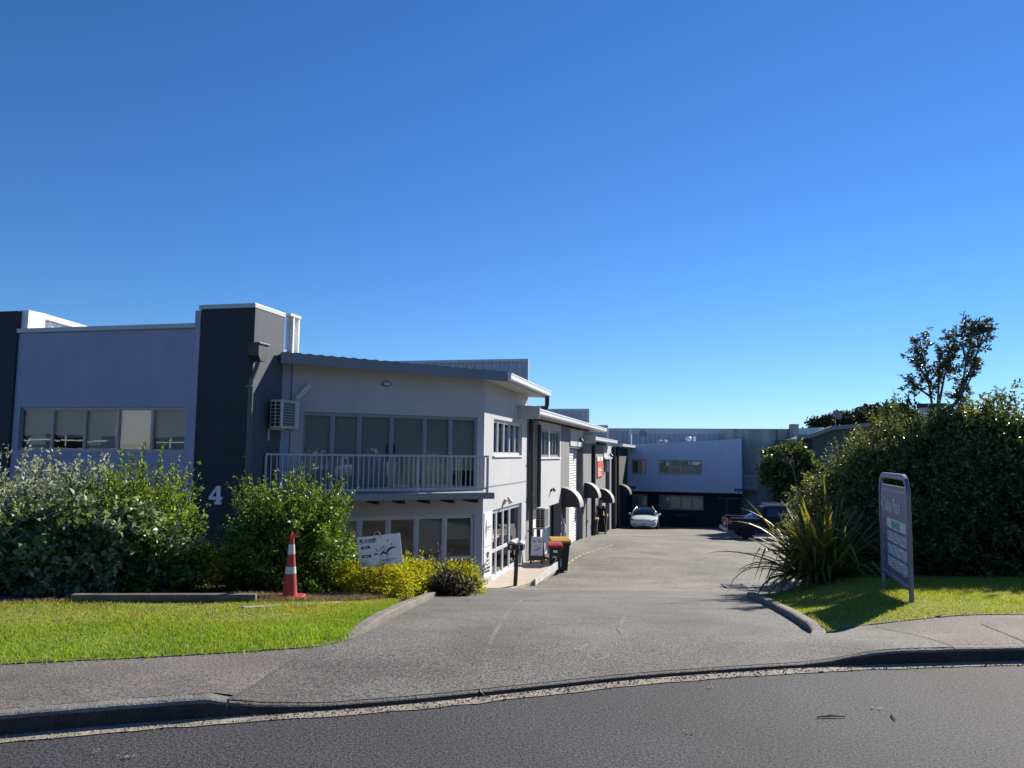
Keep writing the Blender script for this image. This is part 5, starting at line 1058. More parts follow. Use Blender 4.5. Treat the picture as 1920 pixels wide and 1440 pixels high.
# tutoring placard hung over the golden bushes
def placard():
    Y = 10.85; q = {k_: atY(x, y, Y) for k_, x, y in (('tl', 672, 1008.5), ('tr', 752, 999), ('br', 754.5, 1053), ('bl', 675, 1064.5))}
    dx = (q['tr']-q['tl']).normalized(); n = Vector((0, -1, 0)); dz = n.cross(dx).normalized(); W = (q['tr']-q['tl']).length; Hh = (q['tl']-q['bl']).length
    root = empty('placard', (q['bl'].x+.3, Y, H(q['bl'].x+.3, Y)), 'white tutoring placard tilted above the golden bushes', 'placard'); o = q['bl']; mb = MB(); mb.prism([o, o+dx*W, o+dx*W+dz*Hh, o+dz*Hh], Vector((0, .008, 0))); b_ = mb.build('board', PANEL, root)
    poster_art(o+n*.001, dx, dz, W, Hh, b_)
    hk = MB(); c = o+dx*(W*.47)+dz*Hh; r = W*.075; hk.tube([c+dx*(-r)+dz*(-.03)+n*.006] + [c+dx*(-r*math.cos(t*math.pi/8))+dz*(r*1.25*math.sin(t*math.pi/8))+n*.004 for t in range(9)] + [c+dx*r+dz*(-.03)+n*.006], .006, 6); hk.build('hook', M('tan hook', (.4, .33, .24), .6), root)
    st = MB(); s = o+dx*(W*.5)+Vector((0, .02, 0)); st.tube([Vector((s.x, s.y, root.location.z-.05)), s+dz*(Hh*.95)], .014, 8); st.build('stake', M('grey stake', (.25, .22, .2), .8), root)
placard()
# traffic cone
def cone():
    p = gpx(543, 1124); z = p.z; Y = p.y; root = empty('traffic_cone', (p.x, p.y, z), 'faded red traffic cone with two white bands and orange tape on top', 'traffic cone')
    k_ = (atY(541, 1005, Y).z-z)/.92; CR = M('faded cone plastic', (.44, .045, .04), .6, .25, 5, speck=.08, sscale=30); CW = M('scuffed white band', (.6, .6, .6), .55, .2, 12)
    prof = [(0.05, .108), (.3, .086), (.44, .073), (.56, .062), (.7, .049), (.84, .037), (.92, .031)]; R = lambda h: float(np.interp(h, [a for a, b in prof], [b for a, b in prof]))*k_
    mb = MB(); c = Vector((p.x, p.y, z)); mb.lathe([(R(h)+(.004 if abs(h-.3) < 0 else 0), h*k_) for h in (.05, .15, .3, .38, .44, .48, .56, .66, .7, .8, .84, .92)], c, 28); mb.build('cone_body', CR, root, smooth=False)
    for h0, h1 in ((.38, .48), (.66, .8)): m = MB(); m.lathe([(R(h0)+.002, h0*k_), (R(h1)+.002, h1*k_)], c, 28); m.build('white_band', CW, root)
    m = MB(); w_ = .2*k_; m.prism([c+Vector((w_*x, w_*y, .003)) for x, y in ((-1, -.75), (-.75, -1), (.75, -1), (1, -.75), (1, .75), (.75, 1), (-.75, 1), (-1, .75))], (0, 0, .055*k_)); m.build('base', CR, root, bevel=.012)
    m = MB(); g = random.Random(3)
    for i in range(9): a = g.random()*6.28; b0 = c+Vector((math.cos(a)*.03, math.sin(a)*.03, .9*k_)); e = b0+Vector((math.cos(a)*g.uniform(.02, .07), math.sin(a)*.05, g.uniform(.0, .07))); s = Vector((-math.sin(a), math.cos(a), .3))*.012; m.prism([b0-s, b0+s, e+s, e-s], Vector((math.cos(a), math.sin(a), 0))*.002)
    m.build('tape', M('orange red tape', (.6, .1, .03), .5), root)
cone()
# letterboxes on one post
def letterbox():
    z = H(*onz(966, 1110, -1.9).xy); P = onz(966, 1098, ZP-.02); base = Vector((P.x, P.y, ZP-.06)); fr = Fr(base.xy, (.985, -.17)); root = empty('letterbox_post', base, 'two dark letterboxes with grey lids on a leaning post', 'letterbox')
    zt_ = zpx(fr, 966, 1026); mb = MB(); lean = apx(fr, 970, 1030); w_ = .05
    mb.box8([fr.p(-w_, w_, base.z), fr.p(w_, w_, base.z), fr.p(w_, -w_, base.z), fr.p(-w_, -w_, base.z), fr.p(lean-w_, w_, zt_), fr.p(lean+w_, w_, zt_), fr.p(lean+w_, -w_, zt_), fr.p(lean-w_, -w_, zt_)]); mb.build('post', M('dark post timber', (.05, .042, .036), .8, .3, 10), root)
    for x0, x1, y0, y1, num in ((952, 965.5, 1019, 1031, '7'), (969, 981, 1021, 1031.5, '1')):
        a0 = apx(fr, x0, 1025); a1 = apx(fr, x1, 1025); z0 = zpx(fr, x0, y1); z1 = zpx(fr, x0, y0); b = MB(); fr.box(b, a0, a1, -.34, .06, z0, z1); bx = b.build('box', DARKM, root, bevel=.004)
        l = MB(); m = (a0+a1)/2; l.prism([fr.p(a0-.02, -.36, z1+.003), fr.p(a1+.02, -.36, z1+.003), fr.p(a1+.02, -.36, z1+.03), fr.p(m, -.36, z1+.09), fr.p(a0-.02, -.36, z1+.03)], fr.n*.44); l.build('lid', FLASH, bx)
        text(num, .13, fr.p(m-.04, .062, z0+.035), fr.d, up, WHITE, bx, 'number', bold=.004)
letterbox()
# wheelie bins
def bin_(p, w_, d, h, rz, body, lid, label, num=None, group='wheelie bins by the units'):
    root = empty('wheelie_bin', p, label, 'wheelie bin', group); d_ = Vector((math.cos(rz), math.sin(rz), 0)); fr = Fr((p[0], p[1]), d_); z = p[2]; k_ = .82
    B8 = lambda a0, a1, b0, b1, z0, t0, z1, t1: [fr.p(a0*t0, b1*t0, z0), fr.p(a1*t0, b1*t0, z0), fr.p(a1*t0, b0*t0, z0), fr.p(a0*t0, b0*t0, z0), fr.p(a0*t1, b1*t1, z1), fr.p(a1*t1, b1*t1, z1), fr.p(a1*t1, b0*t1, z1), fr.p(a0*t1, b0*t1, z1)]
    mb = MB(); mb.box8(B8(-w_/2, w_/2, -d/2, d/2, z+.05, .78, z+h*.86, 1)); mb.box8(B8(-w_/2-.025, w_/2+.025, -d/2-.02, d/2+.025, z+h*.8, 1, z+h*.868, 1.0)); o = mb.build('bin_body', body, root, bevel=.015)
    n = 6; prof = [(d/2+.05, h*.868)] + [(d/2+.05-(d+.08)*i/n, h*(.885+.115*math.sin(math.pi*(.18+.82*i/n)*.62))) for i in range(n+1)] + [(-d/2-.03, h*.868)]
    m = MB(); m.prism([fr.p(-w_/2-.035, b, z+zz+.003) for b, zz in prof], fr.d*(w_+.07)); m.build('lid', lid, root, bevel=.01)
    m = MB(); m.tube([fr.p(-w_/2, -d/2-.07, z+h*.9), fr.p(w_/2, -d/2-.07, z+h*.9)], .018, 8); m.build('handle', BLACK, root)
    for s in (-1, 1): m = MB(); m.lathe([(.1, -.03), (.1, .03)], fr.p(s*w_*.42, -d/2*.86, z+.1), 16, (fr.n, up, fr.d)); m.build('wheel', BLACK, root)
    if num: text(num, h*.34, fr.p(-w_*.26, d/2*.99, z+h*.36), fr.d, (up+fr.n*.1), M('hand painted white', (.75, .75, .72), .6), root, 'number', bold=.006); m = MB(); m.prism([fr.p(-.07, d/2*.98+.006, z+h*.7), fr.p(.07, d/2*.98+.006, z+h*.7), fr.p(.07, d/2*.99+.012, z+h*.78), fr.p(-.07, d/2*.99+.012, z+h*.78)], fr.n*.003); m.build('sticker', WHITE, root)
    return root
BG = M('dark green bin plastic', (.018, .03, .026), .45, .1, 4); BK = M('black bin plastic', (.014, .016, .018), .45, .1, 4); BB = M('navy bin plastic', (.022, .026, .085), .45, .1, 4)
LR = M('red bin lid', (.42, .03, .035), .4, .1, 4); LY = M('yellow bin lid', (.5, .27, .03), .45, .1, 4); LO = M('orange yellow bin lid', (.42, .2, .03), .45, .1, 4)
def ang(v): return math.atan2(v[1], v[0])
q = gpx(1047, 1071); q = atY(1049, 1060, 26.5); q.z = H(q.x, q.y); bin_((q.x, q.y, q.z), .6, .66, (zpx(Fr(q.xy, (1, 0)), 1047, 1007)-q.z)*.99, ang((.97, .1)), BG, LY, 'dark wheelie bin with a yellow lid behind the red lidded bin')
q = atY(1040, 1050, 25.8); q.z = H(q.x, q.y); bin_((q.x, q.y, q.z), .4, .42, zpx(Fr(q.xy, (1, 0)), 1041, 1017)-q.z, ang((.98, .05)), BG, LR, 'small dark wheelie bin with red lid and painted number 2', '2')
q = gpx(1112, 1003.5); bin_((q.x, q.y, q.z), .52, .55, (zpx(Fr(q.xy, (1, 0)), 1112, 970)-q.z), ang((.97, -.2)), BB, LO, 'navy wheelie bin with orange yellow lid in front of its larger twin', group='bins by the barrel awnings')
q = gpx(1123, 1001); bin_((q.x+.25, q.y+.75, q.z), .62, .7, (zpx(Fr((q.x, q.y+.75), (1, 0)), 1123, 963.5)-q.z), ang((.97, -.2)), BK, LO, 'black wheelie bin with orange lid next to the person in black', group='bins by the barrel awnings')
for x, l in ((1272, 'dark wheelie bin right of the white car under the rear windows'), (1283, 'second dark wheelie bin from the white car at the rear wall')):
    q = gpx(x, 985); q = FB.p(apx(FB, x, 960, -.5), -.7, 0); z = H(q.x, q.y); bin_((q.x, q.y, z), .55, .6, 1.06, ang(UD), BK, M('faded grey lid', (.1, .1, .09), .6), l, group='bins at the rear wall')
# hose reel / meter at the first workshop door
c = FS.p(apx(FS, 1056.5, 990, .12), 0, zpx(FS, 1056, 985, .1)); root = empty('tap_stand', c+up*-.6, 'small pale gas meter on the wall behind the yellow lidded bin', 'gas meter'); a_, b_, z_ = FS.loc(c)
mb = MB(); FS.box(mb, a_-.12, a_+.12, .01, .2, z_-.3, z_+.05); mb.build('meter_box', M('grey beige enamel', (.35, .33, .3), .5), root, bevel=.01); mb = MB(); mb.tube([FS.p(a_, .12, z_+.05), FS.p(a_, .12, z_+.25), FS.p(a_+.2, .12, z_+.3), FS.p(a_+.2, .12, z_-.9)], .025, 8); mb.build('pipe', TRIM, root)
root.name = 'gas_meter'
# street sign with tubular hoop frame
def street_sign():
    B0 = gpx(1657, 1103); B1 = gpx(1709.5, 1130); P0 = Vector((B0.x, B0.y, 0)); P1 = Vector((B1.x, B1.y, 0)); fr = Fr(P0.xy, (P1-P0).xy); L = (P1-P0).length; zb_ = H(B1.x, B1.y)
    root = empty('street_sign', (P0.x*.5+P1.x*.5, P0.y*.5+P1.y*.5, zb_), 'grey hoop framed street sign board on the right lawn', 'sign'); SG = M('grey powdercoated tube', (.16, .185, .24), .35, .05, 4, metal=.3)
    zt_ = zpx(fr, 1709, 897)+.0; R = .24; t = .036; path_ = [(0, H(B0.x, B0.y)-.1), (0, zt_-R)] + [(R-R*math.cos(i*math.pi/16), zt_-R+R*math.sin(i*math.pi/16)) for i in range(1, 8)] + [(R, zt_), (L-R, zt_)] + [(L-R+R*math.sin(i*math.pi/16), zt_-R+R*math.cos(i*math.pi/16)) for i in range(1, 8)] + [(L, zt_-R), (L, zb_-.1)]
    mb = MB(); rings = []
    for i, (a, z) in enumerate(path_):
        p = path_[max(0, i-1)]; q = path_[min(len(path_)-1, i+1)]; d = Vector((q[0]-p[0], q[1]-p[1])).normalized(); nn = Vector((-d.y, d.x)); rings.append([fr.p(a+nn.x*t*s, b, z+nn.y*t*s) for s, b in ((-1, -t*.5), (-.8, -t*.62), (.8, -t*.62), (1, -t*.5), (1, t*.5), (.8, t*.62), (-.8, t*.62), (-1, t*.5))])
    m = 8; mb.mesh([v for r in rings for v in r], [(i*m+j, i*m+(j+1) % m, (i+1)*m+(j+1) % m, (i+1)*m+j) for i in range(len(rings)-1) for j in range(m)] + [tuple(range(m)), tuple(range((len(rings)-1)*m, len(rings)*m))]); mb.build('hoop_frame', SG, root)
    zl0 = zpx(fr, 1657, 1072); zbot = zl0; pw0, pw1 = t+.004, L-t-.004; ptop = zt_-.12; c_ = .1
    SBD = M('brushed sign board', (.12, .165, .31), .28, .12, 2.5, metal=.1); mb = MB(); pts = [(pw0, zbot), (pw1, zbot), (pw1, ptop-.1), (pw1-.09, ptop), (pw0+.09, ptop), (pw0, ptop-.1)]
    mb.prism([fr.p(a, -.02, z) for a, z in pts], fr.n*.03); bd = mb.build('board', SBD, root)
    b = .0115; mb = MB()
    for (x0, x1, z0, z1) in ((pw0+.03, pw1-.03, zbot+.05, zbot+.058), (pw0+.03, pw0+.037, zbot+.059, ptop-.13), (pw1-.037, pw1-.03, zbot+.059, ptop-.13), (pw0+.1, pw1-.1, ptop-.07, ptop-.062)): fr.box(mb, x0, x1, b, b+.002, z0, z1)
    mb.build('border_line', M('pale vinyl line', (.62, .65, .72), .4), bd)
    text('4 Dallan Place', .26, fr.p(pw0+.06, b+.001, ptop-.34), fr.d, up, M('pale vinyl line', (.62, .65, .72), .4), bd, 'lettering', sx=(L-.22)/1.8, depth=.003, bold=.004)
    # four unit plates
    GP = M('green lettering', (.13, .42, .2), .5); hs_ = [(zpx(fr, 1675, 952), zpx(fr, 1675, 970)), (zpx(fr, 1675, 982), zpx(fr, 1675, 1001)), (zpx(fr, 1675, 1013), zpx(fr, 1675, 1034)), (zpx(fr, 1675, 1043), zpx(fr, 1675, 1065))]
    gap = (ptop-.42-(zbot+.12)); 
    for i in range(4):
        zt2 = ptop-.42-gap*i/4; zb2_ = zt2-gap*.19; x0 = pw0+(pw1-pw0)*.29; x1 = pw1-.06; mb = MB(); fr.box(mb, x0, x1, b, b+.012, zb2_, zt2); pl = mb.build('plate', PANEL, bd)
        if i == 0: text('VENUE', (zt2-zb2_)*.95, fr.p((x0+x1)/2, b+.0125, zb2_+(zt2-zb2_)*.16), fr.d, up, GP, pl, align='CENTER', sx=1.35, bold=.006, depth=.003)
        else:
            WV = M('grey wave print', (.42, .44, .5), .5)
            for k_ in range(5):
                m_ = MB(); zc = zb2_+(zt2-zb2_)*(.14+.18*k_); n = 14; P = [(x0+.02+(x1-x0-.04)*j/n, zc+.014*math.sin(j*1.1+k_*.9+i)-(.03*j/n if i > 1 else 0)) for j in range(n+1)]
                for (a, z), (c2, z2) in zip(P, P[1:]): m_.prism([fr.p(a, b+.0125, z), fr.p(c2, b+.0125, z2), fr.p(c2, b+.0125, z2+.018), fr.p(a, b+.0125, z+.018)], fr.n*.002)
                m_.build('wave_print', WV, pl)
        mb = MB(); fr.box(mb, pw0+.09, pw0+.2, b, b+.003, zb2_+.02, zt2-.03); mb.build('unit_tag', M('ochre tag', (.3, .26, .2), .5), bd)
street_sign()
# satellite dishes
def dish(p, r, label, face, mast):
    root = empty('satellite_dish', (p[0], p[1], p[2]-mast), label, 'satellite dish', 'satellite dishes on the roofs'); ax = Vector(face).normalized(); e1 = ax.cross(up).normalized(); e2 = e1.cross(ax)
    mb = MB(); n = 24; prof = [(r*i/6, r*.22*(i/6)**2) for i in range(1, 7)]; vs = [Vector(p)-ax*.0]; fs = []
    for q, z in prof:
        for k_ in range(n): a = 2*math.pi*k_/n; vs.append(Vector(p)+e1*(q*math.cos(a))+e2*(q*math.sin(a))+ax*z)
    for k_ in range(n): fs.append((0, 1+k_, 1+(k_+1) % n))
    for i in range(5):
        for k_ in range(n): fs.append((1+i*n+k_, 1+(i+1)*n+k_, 1+(i+1)*n+(k_+1) % n, 1+i*n+(k_+1) % n))
    mb.mesh(vs, fs); o = mb.build('reflector', M('grey dish mesh', (.2, .21, .23), .6), root); md = o.modifiers.new('s', 'SOLIDIFY'); md.thickness = .02
    mb = MB(); P = Vector(p)-ax*.05; mb.tube([P, P-ax*.15, P-ax*.15-up*mast], r*.07, 8); mb.build('mast', FLASH, root)
    mb = MB(); f = Vector(p)+ax*r*.9; mb.tube([Vector(p)-e2*r*.9+ax*r*.2, f], r*.03, 6); mb.lathe([(r*.07, -.08), (r*.09, .05)], f, 10, (e1, e2, ax)); mb.build('feed_arm', FLASH, root)
q = FB.p(apx(FB, 1206, 812, -3), -3, zpx(FB, 1206, 812.5, -3)); dish(q, 7.7/1442*66.5, 'round grey satellite dish on the left of the rear building roof', (-.15, -1, .35), .9)
q = atY(1570, 778, 60); dish(q, 9.3/1442*60, 'round satellite dish on the ridge of the green building', (.45, -1, .3), 1.0)
# litter: twigs and leaves on the road and apron
TW = M('dead twig', (.05, .038, .03), .9, .3, 20)
for i, (x0, y0, x1, y1, l) in enumerate(((1532, 1347, 1585, 1346, 'longest dry twig lying on the road asphalt'), (1671, 1341, 1679, 1352, 'short dry twig on the road right of the longest twig'), (1752, 1157, 1768, 1159, 'small dry twig at the lawn edge by the street sign'))):
    a, b = gpx(x0, y0), gpx(x1, y1); mb = MB(); m = (a+b)/2+Vector((0, .01, .012)); mb.tube([a+up*.008, m, b+up*.008], [.004, .006, .003], 6); tag(mb.build('twig', TW), l, 'twig', 'twigs on the ground')
def litter(name, label, pts, mat, n, sp, sz, seed):
    g = np.random.default_rng(seed); mb = MB()
    for (x, y) in pts:
        c = gpx(x, y)
        for i in range(n): q = c+Vector((g.normal(0, sp), g.normal(0, sp*.5), 0)); q.z = H(q.x, q.y)+.012; a = g.random()*6.28; s = sz*g.uniform(.5, 1.2); d = Vector((math.cos(a), math.sin(a), g.uniform(-.2, .3)))*s; e = Vector((-math.sin(a), math.cos(a), g.uniform(-.2, .2)))*s*.4; mb.face([q-d, q+e, q+d, q-e])
    o = mb.build(name, mat); return tag(o, label, 'leaf litter', kind='stuff')
litter('leaf_litter', 'dry leaves and grit lying along the gutter and on the road', [(190, 1412), (240, 1421), (435, 1400), (1330, 1290), (1480, 1255), (1335, 1262), (1325, 1268), (1650, 1330), (1290, 1374), (905, 1312), (640, 1335)], M('dry leaf', (.3, .24, .13), .8, .4, 30), 7, .03, .012, 5)
litter('leaf_litter', 'dry bark and dead leaves on the soil under the shrubs', [(x, y) for x in range(30, 620, 22) for y in (1118, 1126)] + [(x, 1110) for x in range(640, 880, 20)], M('brown leaf litter', (.16, .11, .06), .9, .5, 30), 16, .12, .022, 6)
GRV = M('gutter grit', (.3, .25, .17), .95, .4, 30)
g_ = np.random.default_rng(9); mb = MB()
for i in range(1500):
    x = g_.uniform(-3.5, 5); q = abs(g_.normal(0, .05)); y = yk(x)-.005-q if g_.random() < .75 else yk(x)-GW-g_.normal(0, .02); s = g_.uniform(.002, .007); c = Vector((x, y, .006)); mb.mesh([c+Vector((-s, -s, 0)), c+Vector((s, -s*.8, 0)), c+Vector((s*.7, s, 0)), c+Vector((-s, s*.8, 0)), c+Vector((0, 0, s*1.1))], [(0, 1, 4), (1, 2, 4), (2, 3, 4), (3, 0, 4)])
tag(mb.build('gutter_grit', GRV), 'pale grit and gravel collected in the gutter along the kerb', 'grit', kind='stuff')
# drain grate
a = gpx(1385, 1104); mb = MB(); zz = lambda x, y: H(x, y)+.012
for i in range(7): x = a.x-.24+i*.08; mb.box(x, x+.03, a.y-.7, a.y+.7, a.z-.02, a.z+.016)
mb.box(a.x-.3, a.x-.25, a.y-.75, a.y+.75, a.z-.02, a.z+.018); mb.box(a.x+.28, a.x+.33, a.y-.75, a.y+.75, a.z-.02, a.z+.018); tag(mb.build('drain_grate', M('iron grate', (.12, .12, .13), .5, .2, 6, metal=.5)), 'iron drain grate at the driveway edge beside the flax', 'drain grate')
# ---------------------------------------------------------------- vehicles
def V3(x, y, z): return Vector((x, y, z))
class Body:
    """local car frame: x right, y forward (front = -y faces viewer when rz=0)"""
    def __init__(s, loc, rz): s.M = Matrix.Translation(Vector(loc)) @ Matrix.Rotation(rz, 4, 'Z')
    def w(s, v): return s.M @ Vector(v)
def loft(mb, B, sec, cap=True):
    """sec: list of rings (each a list of (x,y,z) for x>=0 from bottom to top centre); mirrored"""
    rings = []
    for r in sec: rings.append([B.w(p) for p in r] + [B.w((-p[0], p[1], p[2])) for p in reversed(r) if p[0] > 1e-4])
    m = len(rings[0]); mb.mesh([v for r in rings for v in r], [(i*m+j, i*m+(j+1) % m, (i+1)*m+(j+1) % m, (i+1)*m+j) for i in range(len(rings)-1) for j in range(m)] + ([tuple(range(m))[::-1], tuple(range((len(rings)-1)*m, len(rings)*m))] if cap else []))
TYRE = M('tyre rubber', (.015, .015, .016), .85, .2, 10); RIM = M('dark alloy rim', (.1, .1, .11), .35, .1, 6, metal=.7)
CGL = M('tinted car glass', (.012, .015, .02), .05, .05, 2, spec=.8)
def wheel(B, x, y, r, wd, parent):
    side = 1 if x > 0 else -1; ax = (B.M.to_3x3() @ Vector((side, 0, 0))); e1 = B.M.to_3x3() @ Vector((0, 1, 0)); c = B.w((x, y, r))
    mb = MB(); mb.lathe([(r*.66, -wd/2), (r*.95, -wd/2), (r, -wd*.35), (r, wd*.35), (r*.95, wd/2), (r*.66, wd/2)], c, 26, (e1, up, ax)); t = mb.build('wheel', TYRE, parent)
    mb = MB(); mb.lathe([(r*.655, -wd*.3), (r*.655, wd*.42), (r*.6, wd*.44), (r*.55, wd*.3), (r*.15, wd*.34), (r*.1, wd*.42)], c, 26, (e1, up, ax))
    for i in range(5): a = i*2*math.pi/5; d = e1*math.cos(a)+up*math.sin(a); s = (e1*-math.sin(a)+up*math.cos(a))*r*.07; mb.prism([c+d*r*.12-s+ax*wd*.3, c+d*r*.6-s+ax*wd*.3, c+d*r*.6+s+ax*wd*.3, c+d*r*.12+s+ax*wd*.3], ax*wd*.1)
    mb.build('rim', RIM, t)
def electric_car(loc, rz, label, paint):
    root = empty('parked_car', loc, label, 'car', None); B = Body(loc, rz); L = 4.7
    # sections: y, half width, z bottom, z shoulder, z hood/deck centre
    S = [(-2.3, .55, .33, .58, .64), (-2.22, .78, .25, .62, .74), (-2.0, .88, .2, .7, .83), (-1.6, .93, .19, .78, .9), (-1.0, .945, .19, .86, .98), (-.7, .95, .19, .9, 1.0), (0, .955, .19, .93, 1.0), (.8, .955, .19, .96, 1.02), (1.5, .95, .2, 1.0, 1.06), (2.0, .91, .24, 1.03, 1.1), (2.3, .82, .32, 1.02, 1.08), (2.38, .7, .42, .95, 1.0)]
    sec = [[(0, y, zb), (w*.8, y, zb), (w*.97, y, zb+.1), (w, y, zb+(zs-zb)*.55), (w*.985, y, zs-.03), (w*.9, y, zs+.015), (w*.6, y, zs+(zc-zs)*.75), (0, y, zc)] for y, w, zb, zs, zc in S]
    mb = MB(); loft(mb, B, sec); mb.build('body', paint, root, smooth=True, subsurf=1)
    G = [(-.95, .78, .93, .99), (-.55, .77, .95, 1.22), (-.1, .72, .97, 1.4), (.3, .69, .98, 1.45), (.8, .68, 1.0, 1.42), (1.3, .68, 1.02, 1.3), (1.75, .66, 1.05, 1.14)]
    sec = [[(0, y, zb-.1), (w*1.06, y, zb-.1), (w*1.08, y, zb), (w*.9, y, zb+(zt-zb)*.75), (w*.76, y, zt-.02), (w*.4, y, zt), (0, y, zt+.01)] for y, w, zb, zt in G]
    mb = MB(); loft(mb, B, sec); gh = mb.build('greenhouse', CGL, root, smooth=True, subsurf=1)
    for s in (-1, 1):
        pm = MB(); pm.tube([B.w((s*.86, -.98, .96)), B.w((s*.74, -.45, 1.24)), B.w((s*.56, -.0, 1.41)), B.w((s*.53, .5, 1.45)), B.w((s*.54, 1.1, 1.37)), B.w((s*.6, 1.8, 1.12))], [.045, .04, .035, .035, .04, .05], 8); pm.build('roof_rail', paint, gh, smooth=True)
        h = MB(); h.prism([B.w((s*x, y, z)) for x, y, z in ((.5, -2.17, .66), (.8, -2.06, .6), (.86, -1.88, .7), (.84, -1.85, .76), (.6, -2.1, .72))], B.M.to_3x3() @ Vector((0, -.03, .012))); h.build('headlight', M('dark headlight lens', (.02, .022, .03), .1, spec=.8), root)
        f = MB(); f.prism([B.w((s*x, -2.27, z)) for x, z in ((.5, .4), (.74, .41), (.74, .45), (.5, .45))], B.M.to_3x3() @ Vector((0, -.02, 0))); f.build('fog_slot', BLACK, root)
        m = MB(); m.lathe([(.02, -.1), (.075, -.07), (.085, 0), (.07, .08)], B.w((s*1.03, -.55, 1.0)), 10, (B.M.to_3x3() @ Vector((0, 1, 0)), up, B.M.to_3x3() @ Vector((s, 0, 0)))); mr = m.build('mirror', paint, root, smooth=True)
        m = MB(); m.tube([B.w((s*.9, -.52, .95)), B.w((s*1.0, -.54, .98))], .02, 6); m.build('mirror_arm', BLACK, mr)
        for y in (-1.45, 1.43): 
            a = MB(); n = 14; pts = [(0, 0)] + [(.4*math.cos(math.pi*i/n), .4*math.sin(math.pi*i/n)) for i in range(n+1)]
            a.prism([B.w((s*.9, y+p[0], .34+p[1])) for p in pts[1:]], B.M.to_3x3() @ Vector((s*.066, 0, 0))); a.build('wheel_arch', BLACK, root); wheel(B, s*.86, y, .345, .23, root)
    g = MB(); g.prism([B.w((x, -2.325, z)) for x, z in ((-.48, .33), (.48, .33), (.4, .27), (-.4, .27))], B.M.to_3x3() @ Vector((0, -.03, 0))); g.build('air_intake', BLACK, root)
    p = MB(); p.prism([B.w((x, -2.335, z)) for x, z in ((-.18, .4), (.18, .4), (.18, .5), (-.18, .5))], B.M.to_3x3() @ Vector((0, -.015, 0))); p.build('number_plate', M('plate grey', (.35, .36, .36), .5), root)
    return root
WP = M('white car paint', (.72, .74, .76), .18, .02, 2, spec=.6)
q = gpx(1216.5, 992.5); yaw = math.atan2(-q.x, q.y)
electric_car((q.x+.1, q.y+2.2, H(q.x, q.y+1.5)), -.2, 'white electric hatchback parked nose out in the shade of the rear building', WP)
